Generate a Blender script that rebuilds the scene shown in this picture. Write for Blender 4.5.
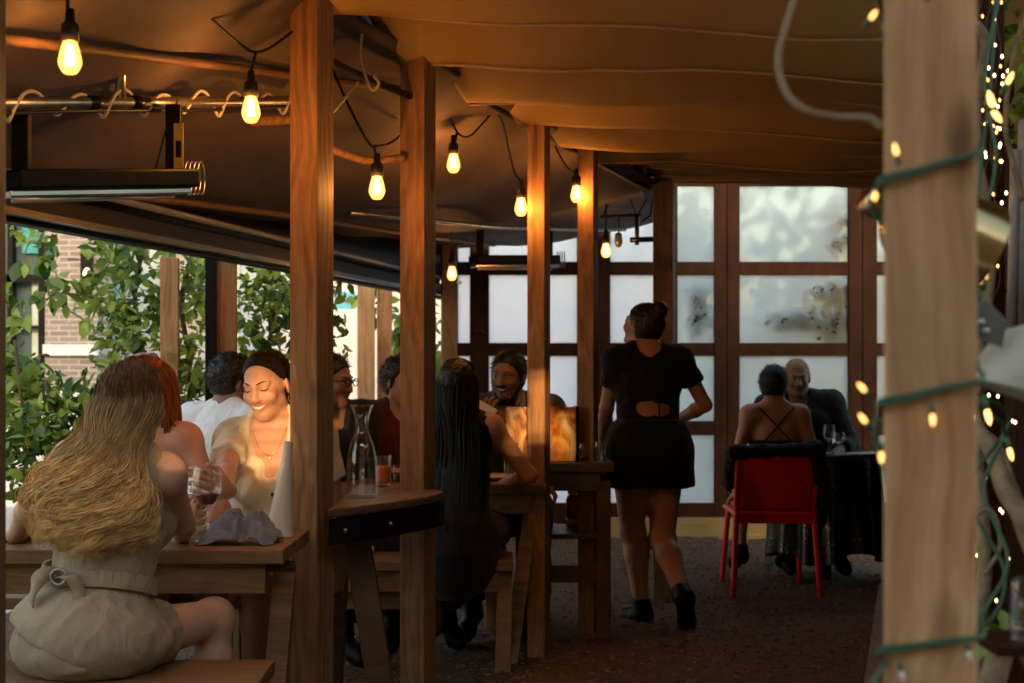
import bpy, bmesh, math, random
import numpy as np
from mathutils import Vector, Matrix

random.seed(7)
RNG = np.random.default_rng(11)
for o in list(bpy.data.objects):
    bpy.data.objects.remove(o)
SC = bpy.context.scene
COL = SC.collection
FPX, HX, HY, EYE = 1422.2, 512.0, 357.0, 1.32

# ------------------------------------------------------------------ camera, sky, sun, exposure
cam_d = bpy.data.cameras.new('Camera')
cam = bpy.data.objects.new('Camera', cam_d)
COL.objects.link(cam)
cam.location = (0, 0, EYE)
cam.rotation_euler = (math.radians(90), 0, 0)
cam_d.sensor_width = 36
cam_d.lens = 50
cam_d.shift_y = (HY - 341.5) / 1024
cam_d.clip_start = 0.05
cam_d.clip_end = 500
cam_d.dof.use_dof = True
cam_d.dof.focus_distance = 4.6
cam_d.dof.aperture_fstop = 4.4
cam_d.dof.aperture_blades = 9
SC.camera = cam

SUN_EL, SUN_AZ = 6.0, 180.0          # low sun behind the camera
world = bpy.data.worlds.new('World')
SC.world = world
world.use_nodes = True
wn = world.node_tree
sky = wn.nodes.new('ShaderNodeTexSky')
sky.sky_type = 'NISHITA'
sky.sun_disc = False
sky.sun_elevation = math.radians(SUN_EL)
sky.sun_rotation = math.radians(SUN_AZ)
sky.dust_density = 3.0
sky.ozone_density = 0.6
bg = wn.nodes['Background']
bg.inputs['Strength'].default_value = 0.15
wn.links.new(sky.outputs[0], bg.inputs['Color'])

sun_d = bpy.data.lights.new('Sun', 'SUN')
sun_d.energy = 2.4
sun_d.angle = math.radians(0.6)
sun_d.color = (1.0, 0.60, 0.28)
sun = bpy.data.objects.new('Sun', sun_d)
COL.objects.link(sun)
sun.rotation_euler = (math.radians(90 - SUN_EL), 0, 0)   # shines towards +Y, slightly down

SC.view_settings.view_transform = 'Standard'
SC.view_settings.look = 'None'
SC.view_settings.gamma = 1
SC.view_settings.use_curve_mapping = False
SC.view_settings.exposure = 2.85
SC.render.engine = 'CYCLES'
SC.cycles.use_denoising = True
SC.cycles.denoiser = 'OPENIMAGEDENOISE'
SC.cycles.max_bounces = 8
SC.cycles.diffuse_bounces = 4
SC.cycles.transparent_max_bounces = 16
SC.cycles.caustics_reflective = False
SC.cycles.caustics_refractive = False
SC.cycles.sample_clamp_indirect = 4.0
SC.cycles.use_light_tree = True

# ------------------------------------------------------------------ helpers
def P(x, y, Y):
    return np.array([(x - HX) / FPX * Y, Y, EYE - (y - HY) / FPX * Y])

def PX(x, Y):
    return (x - HX) / FPX * Y

def hashn(i, j, k):
    n = (i * 374761393 + j * 668265263 + k * 2147483647 + 1013904223) & 0xFFFFFFFF
    n = ((n ^ (n >> 13)) * 1274126177) & 0xFFFFFFFF
    return ((n ^ (n >> 16)) & 0xFFFF) / 32767.5 - 1.0

def vnoise(p, sc):
    q = np.asarray(p, float) * sc
    f = np.floor(q).astype(np.int64)
    t = q - f
    t = t * t * (3 - 2 * t)
    r = 0
    for a in (0, 1):
        for b in (0, 1):
            for c in (0, 1):
                w = (t[:, 0] if a else 1 - t[:, 0]) * (t[:, 1] if b else 1 - t[:, 1]) * (t[:, 2] if c else 1 - t[:, 2])
                r = r + w * hashn(f[:, 0] + a, f[:, 1] + b, f[:, 2] + c)
    return r

def RZ(d):
    a = math.radians(d); c, s = math.cos(a), math.sin(a)
    return np.array([[c, -s, 0], [s, c, 0], [0, 0, 1.0]])
def RX(d):
    a = math.radians(d); c, s = math.cos(a), math.sin(a)
    return np.array([[1.0, 0, 0], [0, c, -s], [0, s, c]])
def RY(d):
    a = math.radians(d); c, s = math.cos(a), math.sin(a)
    return np.array([[c, 0, s], [0, 1.0, 0], [-s, 0, c]])
def unit(v):
    v = np.asarray(v, float)
    return v / (np.linalg.norm(v) + 1e-12)

class MB:
    def __init__(s):
        s.v = []; s.f = []; s.c = []
    def add(s, vs, fs, col=None):
        o = len(s.v)
        s.v.extend([tuple(map(float, v)) for v in vs])
        s.f.extend([tuple(i + o for i in f) for f in fs])
        if col is not None:
            s.c.extend([col] * len(vs))
        return s
    def box(s, c, size, R=None):
        h = np.array(size) / 2
        vs = [np.array([x, y, z]) * h for x in (-1, 1) for y in (-1, 1) for z in (-1, 1)]
        if R is not None:
            vs = [R @ v for v in vs]
        vs = [v + np.array(c) for v in vs]
        return s.add(vs, [(0, 1, 3, 2), (4, 6, 7, 5), (0, 4, 5, 1), (2, 3, 7, 6), (0, 2, 6, 4), (1, 5, 7, 3)])
    def bar(s, p0, p1, w, h, up=(0, 0, 1)):
        p0 = np.array(p0, float); p1 = np.array(p1, float)
        d = unit(p1 - p0)
        sx = np.cross(d, up)
        if np.linalg.norm(sx) < 1e-3:
            sx = np.cross(d, (0, 1, 0))
        sx = unit(sx); u = np.cross(sx, d)
        vs = [p + sx * (a * w / 2) + u * (b * h / 2) for p in (p0, p1) for a in (-1, 1) for b in (-1, 1)]
        return s.add(vs, [(0, 1, 3, 2), (4, 6, 7, 5), (0, 4, 5, 1), (2, 3, 7, 6), (0, 2, 6, 4), (1, 5, 7, 3)])
    def tube(s, pts, r, n=8, col=None, flat=1.0):
        pts = np.array(pts, float); m = len(pts)
        rr = np.full(m, r) if np.isscalar(r) else np.array(r, float)
        tan = np.gradient(pts, axis=0)
        tan /= np.linalg.norm(tan, axis=1)[:, None] + 1e-12
        up = np.array([0, 0, 1.0])
        if abs(tan[0] @ up) > 0.9:
            up = np.array([1.0, 0, 0])
        u = unit(np.cross(tan[0], up))
        vs = []
        for i in range(m):
            u = unit(u - tan[i] * (u @ tan[i]))
            w = np.cross(tan[i], u)
            for k in range(n):
                a = 2 * math.pi * k / n
                vs.append(pts[i] + rr[i] * (math.cos(a) * u + flat * math.sin(a) * w))
        fs = []
        for i in range(m - 1):
            for k in range(n):
                k2 = (k + 1) % n
                fs.append((i * n + k, i * n + k2, (i + 1) * n + k2, (i + 1) * n + k))
        fs.append(tuple(range(n))[::-1]); fs.append(tuple((m - 1) * n + k for k in range(n)))
        return s.add(vs, fs, col)
    def lathe(s, prof, c=(0, 0, 0), n=24, R=None):
        vs = []; fs = []
        for (r, z) in prof:
            for k in range(n):
                a = 2 * math.pi * k / n
                v = np.array([r * math.cos(a), r * math.sin(a), z])
                if R is not None:
                    v = R @ v
                vs.append(v + np.array(c))
        for i in range(len(prof) - 1):
            for k in range(n):
                k2 = (k + 1) % n
                fs.append((i * n + k, i * n + k2, (i + 1) * n + k2, (i + 1) * n + k))
        return s.add(vs, fs)
    def slab(s, poly, z0, z1):
        n = len(poly)
        vs = [(x, y, z0) for x, y in poly] + [(x, y, z1) for x, y in poly]
        fs = [tuple(range(n))[::-1], tuple(range(n, 2 * n))] + [(i, (i + 1) % n, n + (i + 1) % n, n + i) for i in range(n)]
        return s.add(vs, fs)
    def leaf(s, p, d, nrm, L, W, col=None):
        d = unit(d); sx = unit(np.cross(d, nrm)); nn = np.cross(sx, d)
        p = np.array(p)
        vs = [p, p + d * L * .35 + sx * W * .5 + nn * W * .12, p + d * L * .72 + sx * W * .36 + nn * W * .06, p + d * L - nn * W * .2,
              p + d * L * .72 - sx * W * .36 + nn * W * .06, p + d * L * .35 - sx * W * .5 + nn * W * .12, p + d * L * .4 - nn * W * .05]
        return s.add(vs, [(0, 1, 6), (1, 2, 6), (2, 3, 6), (3, 4, 6), (4, 5, 6), (5, 0, 6)], col)

def mesh_obj(name, verts, faces, m, parent=None, smooth=False, cols=None, ploc=None):
    me = bpy.data.meshes.new(name)
    if isinstance(verts, np.ndarray) and isinstance(faces, np.ndarray):
        me.vertices.add(len(verts)); me.vertices.foreach_set('co', verts.astype(np.float32).ravel())
        nf = len(faces)
        me.loops.add(nf * 4); me.loops.foreach_set('vertex_index', faces.astype(np.int32).ravel())
        me.polygons.add(nf)
        me.polygons.foreach_set('loop_start', np.arange(0, nf * 4, 4, dtype=np.int32))
        me.polygons.foreach_set('loop_total', np.full(nf, 4, dtype=np.int32))
        me.update(calc_edges=True); me.validate()
    else:
        me.from_pydata([tuple(v) for v in verts], [], faces); me.update()
    if cols is not None and len(cols):
        at = me.color_attributes.new('Col', 'FLOAT_COLOR', 'POINT')
        at.data.foreach_set('color', np.array([(c[0], c[1], c[2], 1.0) for c in cols], dtype=np.float32).ravel())
    if m is not None:
        me.materials.append(m)
    if smooth:
        me.polygons.foreach_set('use_smooth', [True] * len(me.polygons))
    o = bpy.data.objects.new(name, me)
    COL.objects.link(o)
    if parent is not None:
        o.parent = parent
        root = parent
        base = Vector((0, 0, 0))
        while root is not None:
            base += root.location; root = root.parent
        o.location = -base          # mesh data is written in world coordinates
    return o

def O(name, mb, m, parent=None, smooth=False, bevel=0.0, local=False):
    bm = bmesh.new()
    vs = [bm.verts.new(v) for v in mb.v]
    for f in mb.f:
        try:
            bm.faces.new([vs[i] for i in f])
        except ValueError:
            pass
    bmesh.ops.recalc_face_normals(bm, faces=bm.faces)
    me = bpy.data.meshes.new(name)
    bm.to_mesh(me); bm.free()
    if mb.c:
        at = me.color_attributes.new('Col', 'FLOAT_COLOR', 'POINT')
        at.data.foreach_set('color', np.array([(c[0], c[1], c[2], 1.0) for c in mb.c], dtype=np.float32).ravel())
    me.materials.append(m)
    if smooth:
        me.polygons.foreach_set('use_smooth', [True] * len(me.polygons))
    o = bpy.data.objects.new(name, me)
    COL.objects.link(o)
    if parent is not None:
        o.parent = parent
        if not local:
            base = Vector((0, 0, 0)); r = parent
            while r is not None:
                base += r.location; r = r.parent
            o.location = -base
    if bevel:
        b = o.modifiers.new('bevel', 'BEVEL'); b.width = bevel; b.segments = 2; b.limit_method = 'ANGLE'
    return o

def T(name, label, cat, loc=(0, 0, 0), group=None):
    o = bpy.data.objects.new(name, None)
    COL.objects.link(o)
    o.empty_display_size = 0.05
    o.location = tuple(float(v) for v in loc)
    return tag(o, label, cat, group)

def tag(o, label=None, cat=None, group=None, kind=None):
    if label: o['label'] = label
    if cat: o['category'] = cat
    if group: o['group'] = group
    if kind: o['kind'] = kind
    return o

def copy_tree(o, parent=None):
    c = o.copy(); COL.objects.link(c)
    if parent is not None:
        c.parent = parent
    for ch in list(o.children):
        copy_tree(ch, c)
    return c

# ------------------------------------------------------------------ materials
def newmat(name):
    m = bpy.data.materials.new(name); m.use_nodes = True
    return m, m.node_tree, m.node_tree.nodes['Principled BSDF']

def mat(name, col, rough=0.6, metal=0.0, var=0.15, scale=8.0, bump=0.0, bscale=60.0, stretch=(1, 1, 1), spec=0.4, sheen=0.0, vcol=False, sss=0.0, fold=0.0):
    m, nt, b = newmat(name)
    b.inputs['Roughness'].default_value = rough
    b.inputs['Metallic'].default_value = metal
    b.inputs['Specular IOR Level'].default_value = spec
    if sheen:
        b.inputs['Sheen Weight'].default_value = sheen
    if sss:
        b.inputs['Subsurface Weight'].default_value = sss
        b.inputs['Subsurface Radius'].default_value = (0.02, 0.008, 0.004)
        b.inputs['Subsurface Scale'].default_value = 0.5
    tc = nt.nodes.new('ShaderNodeTexCoord')
    mp = nt.nodes.new('ShaderNodeMapping'); mp.inputs['Scale'].default_value = stretch
    nt.links.new(tc.outputs['Object'], mp.inputs['Vector'])
    n = nt.nodes.new('ShaderNodeTexNoise'); n.inputs['Scale'].default_value = scale; n.inputs['Detail'].default_value = 6
    nt.links.new(mp.outputs[0], n.inputs['Vector'])
    mr = nt.nodes.new('ShaderNodeMapRange')
    mr.inputs['From Min'].default_value = 0.3; mr.inputs['From Max'].default_value = 0.7
    mr.inputs['To Min'].default_value = 1 - var; mr.inputs['To Max'].default_value = 1 + var
    nt.links.new(n.outputs['Fac'], mr.inputs['Value'])
    mx = nt.nodes.new('ShaderNodeMix'); mx.data_type = 'RGBA'; mx.blend_type = 'MULTIPLY'; mx.inputs['Factor'].default_value = 1
    if vcol:
        a = nt.nodes.new('ShaderNodeVertexColor'); a.layer_name = 'Col'
        nt.links.new(a.outputs['Color'], mx.inputs['A'])
    else:
        mx.inputs['A'].default_value = (*col, 1)
    nt.links.new(mr.outputs[0], mx.inputs['B'])
    nt.links.new(mx.outputs['Result'], b.inputs['Base Color'])
    if bump:
        n2 = nt.nodes.new('ShaderNodeTexNoise'); n2.inputs['Scale'].default_value = bscale; n2.inputs['Detail'].default_value = 5
        nt.links.new(mp.outputs[0], n2.inputs['Vector'])
        bp = nt.nodes.new('ShaderNodeBump'); bp.inputs['Strength'].default_value = bump; bp.inputs['Distance'].default_value = 0.01
        nt.links.new(n2.outputs['Fac'], bp.inputs['Height'])
        nt.links.new(bp.outputs[0], b.inputs['Normal'])
        if fold:                                       # broad soft creases of hanging cloth
            n3 = nt.nodes.new('ShaderNodeTexNoise'); n3.inputs['Scale'].default_value = 9; n3.inputs['Detail'].default_value = 3; n3.inputs['Distortion'].default_value = 1.2
            mp3 = nt.nodes.new('ShaderNodeMapping'); mp3.inputs['Scale'].default_value = (1.6, 1.6, .7); mp3.inputs['Rotation'].default_value = (.3, .5, 0)
            nt.links.new(tc.outputs['Object'], mp3.inputs[0]); nt.links.new(mp3.outputs[0], n3.inputs['Vector'])
            b3 = nt.nodes.new('ShaderNodeBump'); b3.inputs['Strength'].default_value = fold; b3.inputs['Distance'].default_value = .05
            nt.links.new(n3.outputs['Fac'], b3.inputs['Height']); nt.links.new(b3.outputs[0], bp.inputs['Normal'])
    return m

def wood(name, c1, c2, axis=2, rough=0.6, scale=1.0, knots=True, spec=.3, wave=.13):
    m, nt, b = newmat(name)
    b.inputs['Roughness'].default_value = rough
    b.inputs['Specular IOR Level'].default_value = spec
    tc = nt.nodes.new('ShaderNodeTexCoord')
    mp = nt.nodes.new('ShaderNodeMapping')
    s = [22.0 * scale] * 3; s[axis] = 0.9 * scale
    mp.inputs['Scale'].default_value = s
    # warp so that the grain bends into cathedral figures around knots
    wn_ = nt.nodes.new('ShaderNodeTexNoise'); wn_.inputs['Scale'].default_value = 2.2; wn_.inputs['Detail'].default_value = 2
    nt.links.new(tc.outputs['Object'], wn_.inputs['Vector'])
    ad = nt.nodes.new('ShaderNodeVectorMath'); ad.operation = 'SCALE'; ad.inputs['Scale'].default_value = 0.10
    nt.links.new(wn_.outputs['Color'], ad.inputs[0])
    a2 = nt.nodes.new('ShaderNodeVectorMath'); a2.operation = 'ADD'
    nt.links.new(tc.outputs['Object'], a2.inputs[0]); nt.links.new(ad.outputs[0], a2.inputs[1])
    nt.links.new(a2.outputs[0], mp.inputs['Vector'])
    n = nt.nodes.new('ShaderNodeTexNoise'); n.inputs['Scale'].default_value = 3.2; n.inputs['Detail'].default_value = 8; n.inputs['Roughness'].default_value = .68
    nt.links.new(mp.outputs[0], n.inputs['Vector'])
    w = nt.nodes.new('ShaderNodeTexWave'); w.wave_type = 'RINGS'; w.rings_direction = 'XYZ'[axis]; w.inputs['Scale'].default_value = 0.55
    w.inputs['Distortion'].default_value = 4; w.inputs['Detail'].default_value = 3; w.inputs['Detail Scale'].default_value = 1.3
    nt.links.new(mp.outputs[0], w.inputs['Vector'])
    mx = nt.nodes.new('ShaderNodeMix'); mx.inputs['Factor'].default_value = wave
    nt.links.new(n.outputs['Fac'], mx.inputs['A']); nt.links.new(w.outputs['Fac'], mx.inputs['B'])
    cr = nt.nodes.new('ShaderNodeValToRGB')
    cr.color_ramp.elements[0].position = 0.28; cr.color_ramp.elements[0].color = (*c1, 1)
    cr.color_ramp.elements[1].position = 0.72; cr.color_ramp.elements[1].color = (*c2, 1)
    nt.links.new(mx.outputs['Result'], cr.inputs['Fac'])
    last = cr.outputs['Color']
    if knots:
        mpk = nt.nodes.new('ShaderNodeMapping'); sk = [9.0] * 3; sk[axis] = 3.5; mpk.inputs['Scale'].default_value = sk
        nt.links.new(tc.outputs['Object'], mpk.inputs['Vector'])
        vo = nt.nodes.new('ShaderNodeTexVoronoi'); vo.inputs['Scale'].default_value = 0.8
        nt.links.new(mpk.outputs[0], vo.inputs['Vector'])
        kr = nt.nodes.new('ShaderNodeValToRGB')
        kr.color_ramp.elements[0].position = 0.07; kr.color_ramp.elements[0].color = (.28, .2, .15, 1)
        kr.color_ramp.elements[1].position = 0.17; kr.color_ramp.elements[1].color = (1, 1, 1, 1)
        nt.links.new(vo.outputs['Distance'], kr.inputs['Fac'])
        mk = nt.nodes.new('ShaderNodeMix'); mk.data_type = 'RGBA'; mk.blend_type = 'MULTIPLY'; mk.inputs['Factor'].default_value = 0.8
        nt.links.new(last, mk.inputs['A']); nt.links.new(kr.outputs['Color'], mk.inputs['B'])
        last = mk.outputs['Result']
    # weather stains
    st = nt.nodes.new('ShaderNodeTexNoise'); st.inputs['Scale'].default_value = 3.0; st.inputs['Detail'].default_value = 4
    nt.links.new(tc.outputs['Object'], st.inputs['Vector'])
    sr = nt.nodes.new('ShaderNodeMapRange'); sr.inputs['From Min'].default_value = .35; sr.inputs['From Max'].default_value = .65
    sr.inputs['To Min'].default_value = .78; sr.inputs['To Max'].default_value = 1.1
    nt.links.new(st.outputs['Fac'], sr.inputs['Value'])
    ms = nt.nodes.new('ShaderNodeMix'); ms.data_type = 'RGBA'; ms.blend_type = 'MULTIPLY'; ms.inputs['Factor'].default_value = 1
    nt.links.new(last, ms.inputs['A']); nt.links.new(sr.outputs[0], ms.inputs['B'])
    nt.links.new(ms.outputs['Result'], b.inputs['Base Color'])
    bp = nt.nodes.new('ShaderNodeBump'); bp.inputs['Strength'].default_value = 0.25; bp.inputs['Distance'].default_value = 0.004
    nt.links.new(mx.outputs['Result'], bp.inputs['Height']); nt.links.new(bp.outputs[0], b.inputs['Normal'])
    return m

def emit(name, col, strength):
    m, nt, b = newmat(name)
    b.inputs['Base Color'].default_value = (*col, 1)
    b.inputs['Emission Color'].default_value = (*col, 1)
    b.inputs['Emission Strength'].default_value = strength
    return m

def glass(name, col=(1, 1, 1), rough=0.0, thin=True):
    """clear glass that lets lamp light through: a fresnel mix of gloss and tinted transparency"""
    m = bpy.data.materials.new(name); m.use_nodes = True
    nt = m.node_tree; nt.nodes.clear()
    out = nt.nodes.new('ShaderNodeOutputMaterial')
    tr = nt.nodes.new('ShaderNodeBsdfTransparent'); tr.inputs['Color'].default_value = (*col, 1)
    gl = nt.nodes.new('ShaderNodeBsdfGlossy'); gl.inputs['Roughness'].default_value = max(rough, .03)
    lw = nt.nodes.new('ShaderNodeLayerWeight'); lw.inputs['Blend'].default_value = .5
    pw = nt.nodes.new('ShaderNodeMath'); pw.operation = 'POWER'; pw.inputs[1].default_value = 3.0; nt.links.new(lw.outputs['Facing'], pw.inputs[0])
    fr = nt.nodes.new('ShaderNodeMapRange'); fr.inputs['To Min'].default_value = .05; fr.inputs['To Max'].default_value = .6; nt.links.new(pw.outputs[0], fr.inputs['Value'])
    mx = nt.nodes.new('ShaderNodeMixShader')
    nt.links.new(fr.outputs[0], mx.inputs['Fac']); nt.links.new(tr.outputs[0], mx.inputs[1]); nt.links.new(gl.outputs[0], mx.inputs[2])
    nt.links.new(mx.outputs[0], out.inputs['Surface'])
    return m

def leafmat(name, c1, c2):
    m = bpy.data.materials.new(name); m.use_nodes = True
    nt = m.node_tree; b = nt.nodes['Principled BSDF']; out = nt.nodes['Material Output']
    a = nt.nodes.new('ShaderNodeVertexColor'); a.layer_name = 'Col'
    sx = nt.nodes.new('ShaderNodeSeparateColor'); nt.links.new(a.outputs['Color'], sx.inputs[0])
    mx = nt.nodes.new('ShaderNodeMix'); mx.data_type = 'RGBA'
    mx.inputs['A'].default_value = (*c1, 1); mx.inputs['B'].default_value = (*c2, 1)
    nt.links.new(sx.outputs[0], mx.inputs['Factor'])
    nt.links.new(mx.outputs['Result'], b.inputs['Base Color'])
    b.inputs['Roughness'].default_value = 0.38
    tl = nt.nodes.new('ShaderNodeBsdfTranslucent'); nt.links.new(mx.outputs['Result'], tl.inputs['Color'])
    ms = nt.nodes.new('ShaderNodeMixShader'); ms.inputs['Fac'].default_value = 0.4
    nt.links.new(b.outputs[0], ms.inputs[1]); nt.links.new(tl.outputs[0], ms.inputs[2])
    nt.links.new(ms.outputs[0], out.inputs['Surface'])
    return m

M = {}
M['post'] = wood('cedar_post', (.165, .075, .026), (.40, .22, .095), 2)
M['post_pale'] = wood('pale_post', (.36, .175, .070), (.68, .42, .22), 2, knots=True)
M['plank'] = wood('plank_wood', (.13, .068, .028), (.29, .17, .08), 0)
M['plank_dark'] = wood('dark_plank_wood', (.06, .035, .02), (.13, .075, .04), 0, rough=.45)
M['darkwood'] = wood('stained_frame_wood', (.020, .007, .0035), (.045, .016, .0075), 2, rough=.6, knots=False, spec=.08)
M['beamwood'] = wood('beam_wood', (.12, .06, .025), (.22, .12, .05), 1, knots=False)
M['sill'] = wood('sill_wood', (.22, .14, .05), (.33, .22, .085), 0)
M['black'] = mat('black_paint', (.004, .004, .0045), .5, spec=.12, var=.3)
M['blackmetal'] = mat('black_metal', (.02, .02, .022), .32, .6, var=.3)
M['steel'] = mat('galvanised_steel', (.35, .33, .30), .35, .9, var=.25, scale=20)
M['silver'] = mat('polished_steel', (.42, .43, .45), .28, 1.0, var=.1)
M['rope_white'] = mat('pale_cord', (.55, .48, .38), .8)
M['rope_tan'] = mat('tan_rope', (.22, .14, .075), .85, bump=.4, bscale=200)
M['cable'] = mat('black_cable', (.012, .011, .010), .5)
M['greencord'] = mat('green_cord', (.035, .10, .045), .45)
LAMP = 0.058
# ------------------------------------------------------------------ signed-distance bodies -> one continuous mesh
def prim_dist(pr, p):
    kind = pr['t']
    if kind == 'c':
        a, b = pr['a'], pr['b']
        ab = b - a; L = float(ab @ ab) + 1e-9
        h = np.clip((p - a) @ ab / L, 0, 1)
        d = np.linalg.norm(p - a - h[..., None] * ab, axis=-1) - (pr['r1'] + (pr['r2'] - pr['r1']) * h)
    else:
        q = (p - pr['c']) @ pr['R']            # into the ellipsoid's own axes
        k0 = np.linalg.norm(q / pr['r'], axis=-1); k1 = np.linalg.norm(q / pr['r'] ** 2, axis=-1) + 1e-9
        d = k0 * (k0 - 1) / k1
    for (pp, nn) in pr.get('clip', ()):
        d = np.maximum(d, (p - pp) @ nn)
    return d

def prim_box(pr):
    if pr['t'] == 'c':
        r = max(pr['r1'], pr['r2'])
        return np.minimum(pr['a'], pr['b']) - r, np.maximum(pr['a'], pr['b']) + r
    r = float(max(pr['r']))
    return pr['c'] - r, pr['c'] + r

def C_(a, b, r1, r2=None, k=.02, op='u', reg=''):
    return dict(t='c', a=np.array(a, float), b=np.array(b, float), r1=float(r1), r2=float(r1 if r2 is None else r2), k=k, op=op, reg=reg)
def E_(c, r, R=None, k=.02, op='u', reg=''):
    return dict(t='e', c=np.array(c, float), r=np.array(r, float), R=np.eye(3) if R is None else np.array(R), k=k, op=op, reg=reg)

def combine(D, d, k, op):
    if op == 'u':
        if k <= 0: return np.minimum(D, d)
        h = np.maximum(k - np.abs(D - d), 0) / k
        return np.minimum(D, d) - h * h * k * .25
    d = -d
    if k <= 0: return np.maximum(D, d)
    h = np.maximum(k - np.abs(D - d), 0) / k
    return np.maximum(D, d) + h * h * k * .25

def sdf_eval(prims, p):
    p = np.asarray(p, float)
    D = np.full(p.shape[:-1], 1.0)
    for pr in prims:
        D = combine(D, prim_dist(pr, p), pr['k'], pr['op'])
    return D

def sdf_mesh(prims, res, clips=()):
    un = [p for p in prims if p['op'] == 'u']
    lo = np.min([prim_box(p)[0] for p in un], axis=0) - 3 * res - .01
    hi = np.max([prim_box(p)[1] for p in un], axis=0) + 3 * res + .01
    n = np.ceil((hi - lo) / res).astype(int) + 1
    ax = [lo[i] + res * np.arange(n[i]) for i in range(3)]
    D = np.full(n, 1.0, dtype=np.float32)
    for pr in prims:
        b0, b1 = prim_box(pr)
        mg = pr['k'] + 3 * res
        i0 = np.clip(np.floor((b0 - mg - lo) / res).astype(int), 0, n); i1 = np.clip(np.ceil((b1 + mg - lo) / res).astype(int) + 1, 0, n)
        if np.any(i1 <= i0): continue
        sl = tuple(slice(i0[i], i1[i]) for i in range(3))
        g = np.stack(np.meshgrid(*[ax[i][sl[i]] for i in range(3)], indexing='ij'), axis=-1)
        D[sl] = combine(D[sl], prim_dist(pr, g), pr['k'], pr['op'])
    if clips:
        g = np.stack(np.meshgrid(*ax, indexing='ij'), axis=-1)
        for (pp, nn) in clips:
            D = np.maximum(D, (g - np.array(pp)) @ unit(nn))
    return surface_net(D, lo, res)

def surface_net(D, lo, res):
    S = D < 0
    nx, ny, nz = D.shape
    c = [S[i:nx - 1 + i, j:ny - 1 + j, k:nz - 1 + k] for i in (0, 1) for j in (0, 1) for k in (0, 1)]
    sm = sum(x.astype(np.int8) for x in c)
    act = np.argwhere((sm > 0) & (sm < 8))
    idx = np.full((nx - 1, ny - 1, nz - 1), -1, dtype=np.int64)
    idx[tuple(act.T)] = np.arange(len(act))
    off = np.array([(i, j, k) for i in (0, 1) for j in (0, 1) for k in (0, 1)])
    vals = np.stack([D[tuple((act + o).T)] for o in off], axis=1)
    acc = np.zeros((len(act), 3)); cnt = np.zeros(len(act))
    for a in range(8):
        for b in range(a + 1, 8):
            if np.abs(off[a] - off[b]).sum() != 1: continue
            va, vb = vals[:, a], vals[:, b]
            m = (va < 0) != (vb < 0)
            t = np.where(m, va / np.where(m, va - vb, 1), 0)
            acc += m[:, None] * (off[a] + t[:, None] * (off[b] - off[a])); cnt += m
    V = lo + res * (act + acc / np.maximum(cnt, 1)[:, None])
    F = []
    for axis in range(3):
        o1, o2 = [(1, 2), (2, 0), (0, 1)][axis]
        sl0 = [slice(None)] * 3; sl1 = [slice(None)] * 3
        sl0[axis] = slice(0, -1); sl1[axis] = slice(1, None)
        ch = S[tuple(sl0)] != S[tuple(sl1)]
        e = np.argwhere(ch)
        ok = (e[:, o1] > 0) & (e[:, o2] > 0) & (e[:, o1] < D.shape[o1] - 1) & (e[:, o2] < D.shape[o2] - 1)
        e = e[ok]
        flip = S[tuple(sl0)][tuple(e.T)]
        u = np.zeros(3, int); u[o1] = 1; w = np.zeros(3, int); w[o2] = 1
        q = np.stack([idx[tuple((e - u - w).T)], idx[tuple((e - w).T)], idx[tuple(e.T)], idx[tuple((e - u).T)]], axis=1)
        q[~flip] = q[~flip][:, ::-1]
        F.append(q)
    F = np.concatenate(F)
    F = F[(F >= 0).all(axis=1)]
    return V, F

def laplace(V, F, it=1, lam=.5):
    for _ in range(it):
        acc = np.zeros_like(V); cnt = np.zeros(len(V))
        for a, b in ((0, 1), (1, 2), (2, 3), (3, 0)):
            np.add.at(acc, F[:, a], V[F[:, b]]); np.add.at(acc, F[:, b], V[F[:, a]])
            np.add.at(cnt, F[:, a], 1); np.add.at(cnt, F[:, b], 1)
        V = V + lam * (acc / np.maximum(cnt, 1)[:, None] - V)
    return V

def normals(V, F):
    n = np.cross(V[F[:, 2]] - V[F[:, 0]], V[F[:, 3]] - V[F[:, 1]])
    N = np.zeros_like(V)
    for a in range(4):
        np.add.at(N, F[:, a], n)
    return N / (np.linalg.norm(N, axis=1)[:, None] + 1e-12)

def sdf_obj(name, prims, res, m, parent, wrinkle=0.0, wscale=14, wdir=None, clips=(), smooth_it=1, deform=None):
    V, F = sdf_mesh(prims, res, clips)
    V = laplace(V, F, smooth_it)
    if wrinkle:
        N = normals(V, F)
        q = V.copy()
        if wdir is not None:                       # folds run along wdir: squeeze the noise along it
            wd = unit(wdir); q = q - .7 * (q @ wd)[:, None] * wd
        w = vnoise(q + 3.1, wscale) + .5 * vnoise(q + 9.7, wscale * 2.2)
        w = 1 - np.abs(w) * 1.6
        V = V + N * (w * wrinkle)[:, None]
    if deform is not None:
        V = deform(V)
    return mesh_obj(name, V, F, m, parent, smooth=True)

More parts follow.
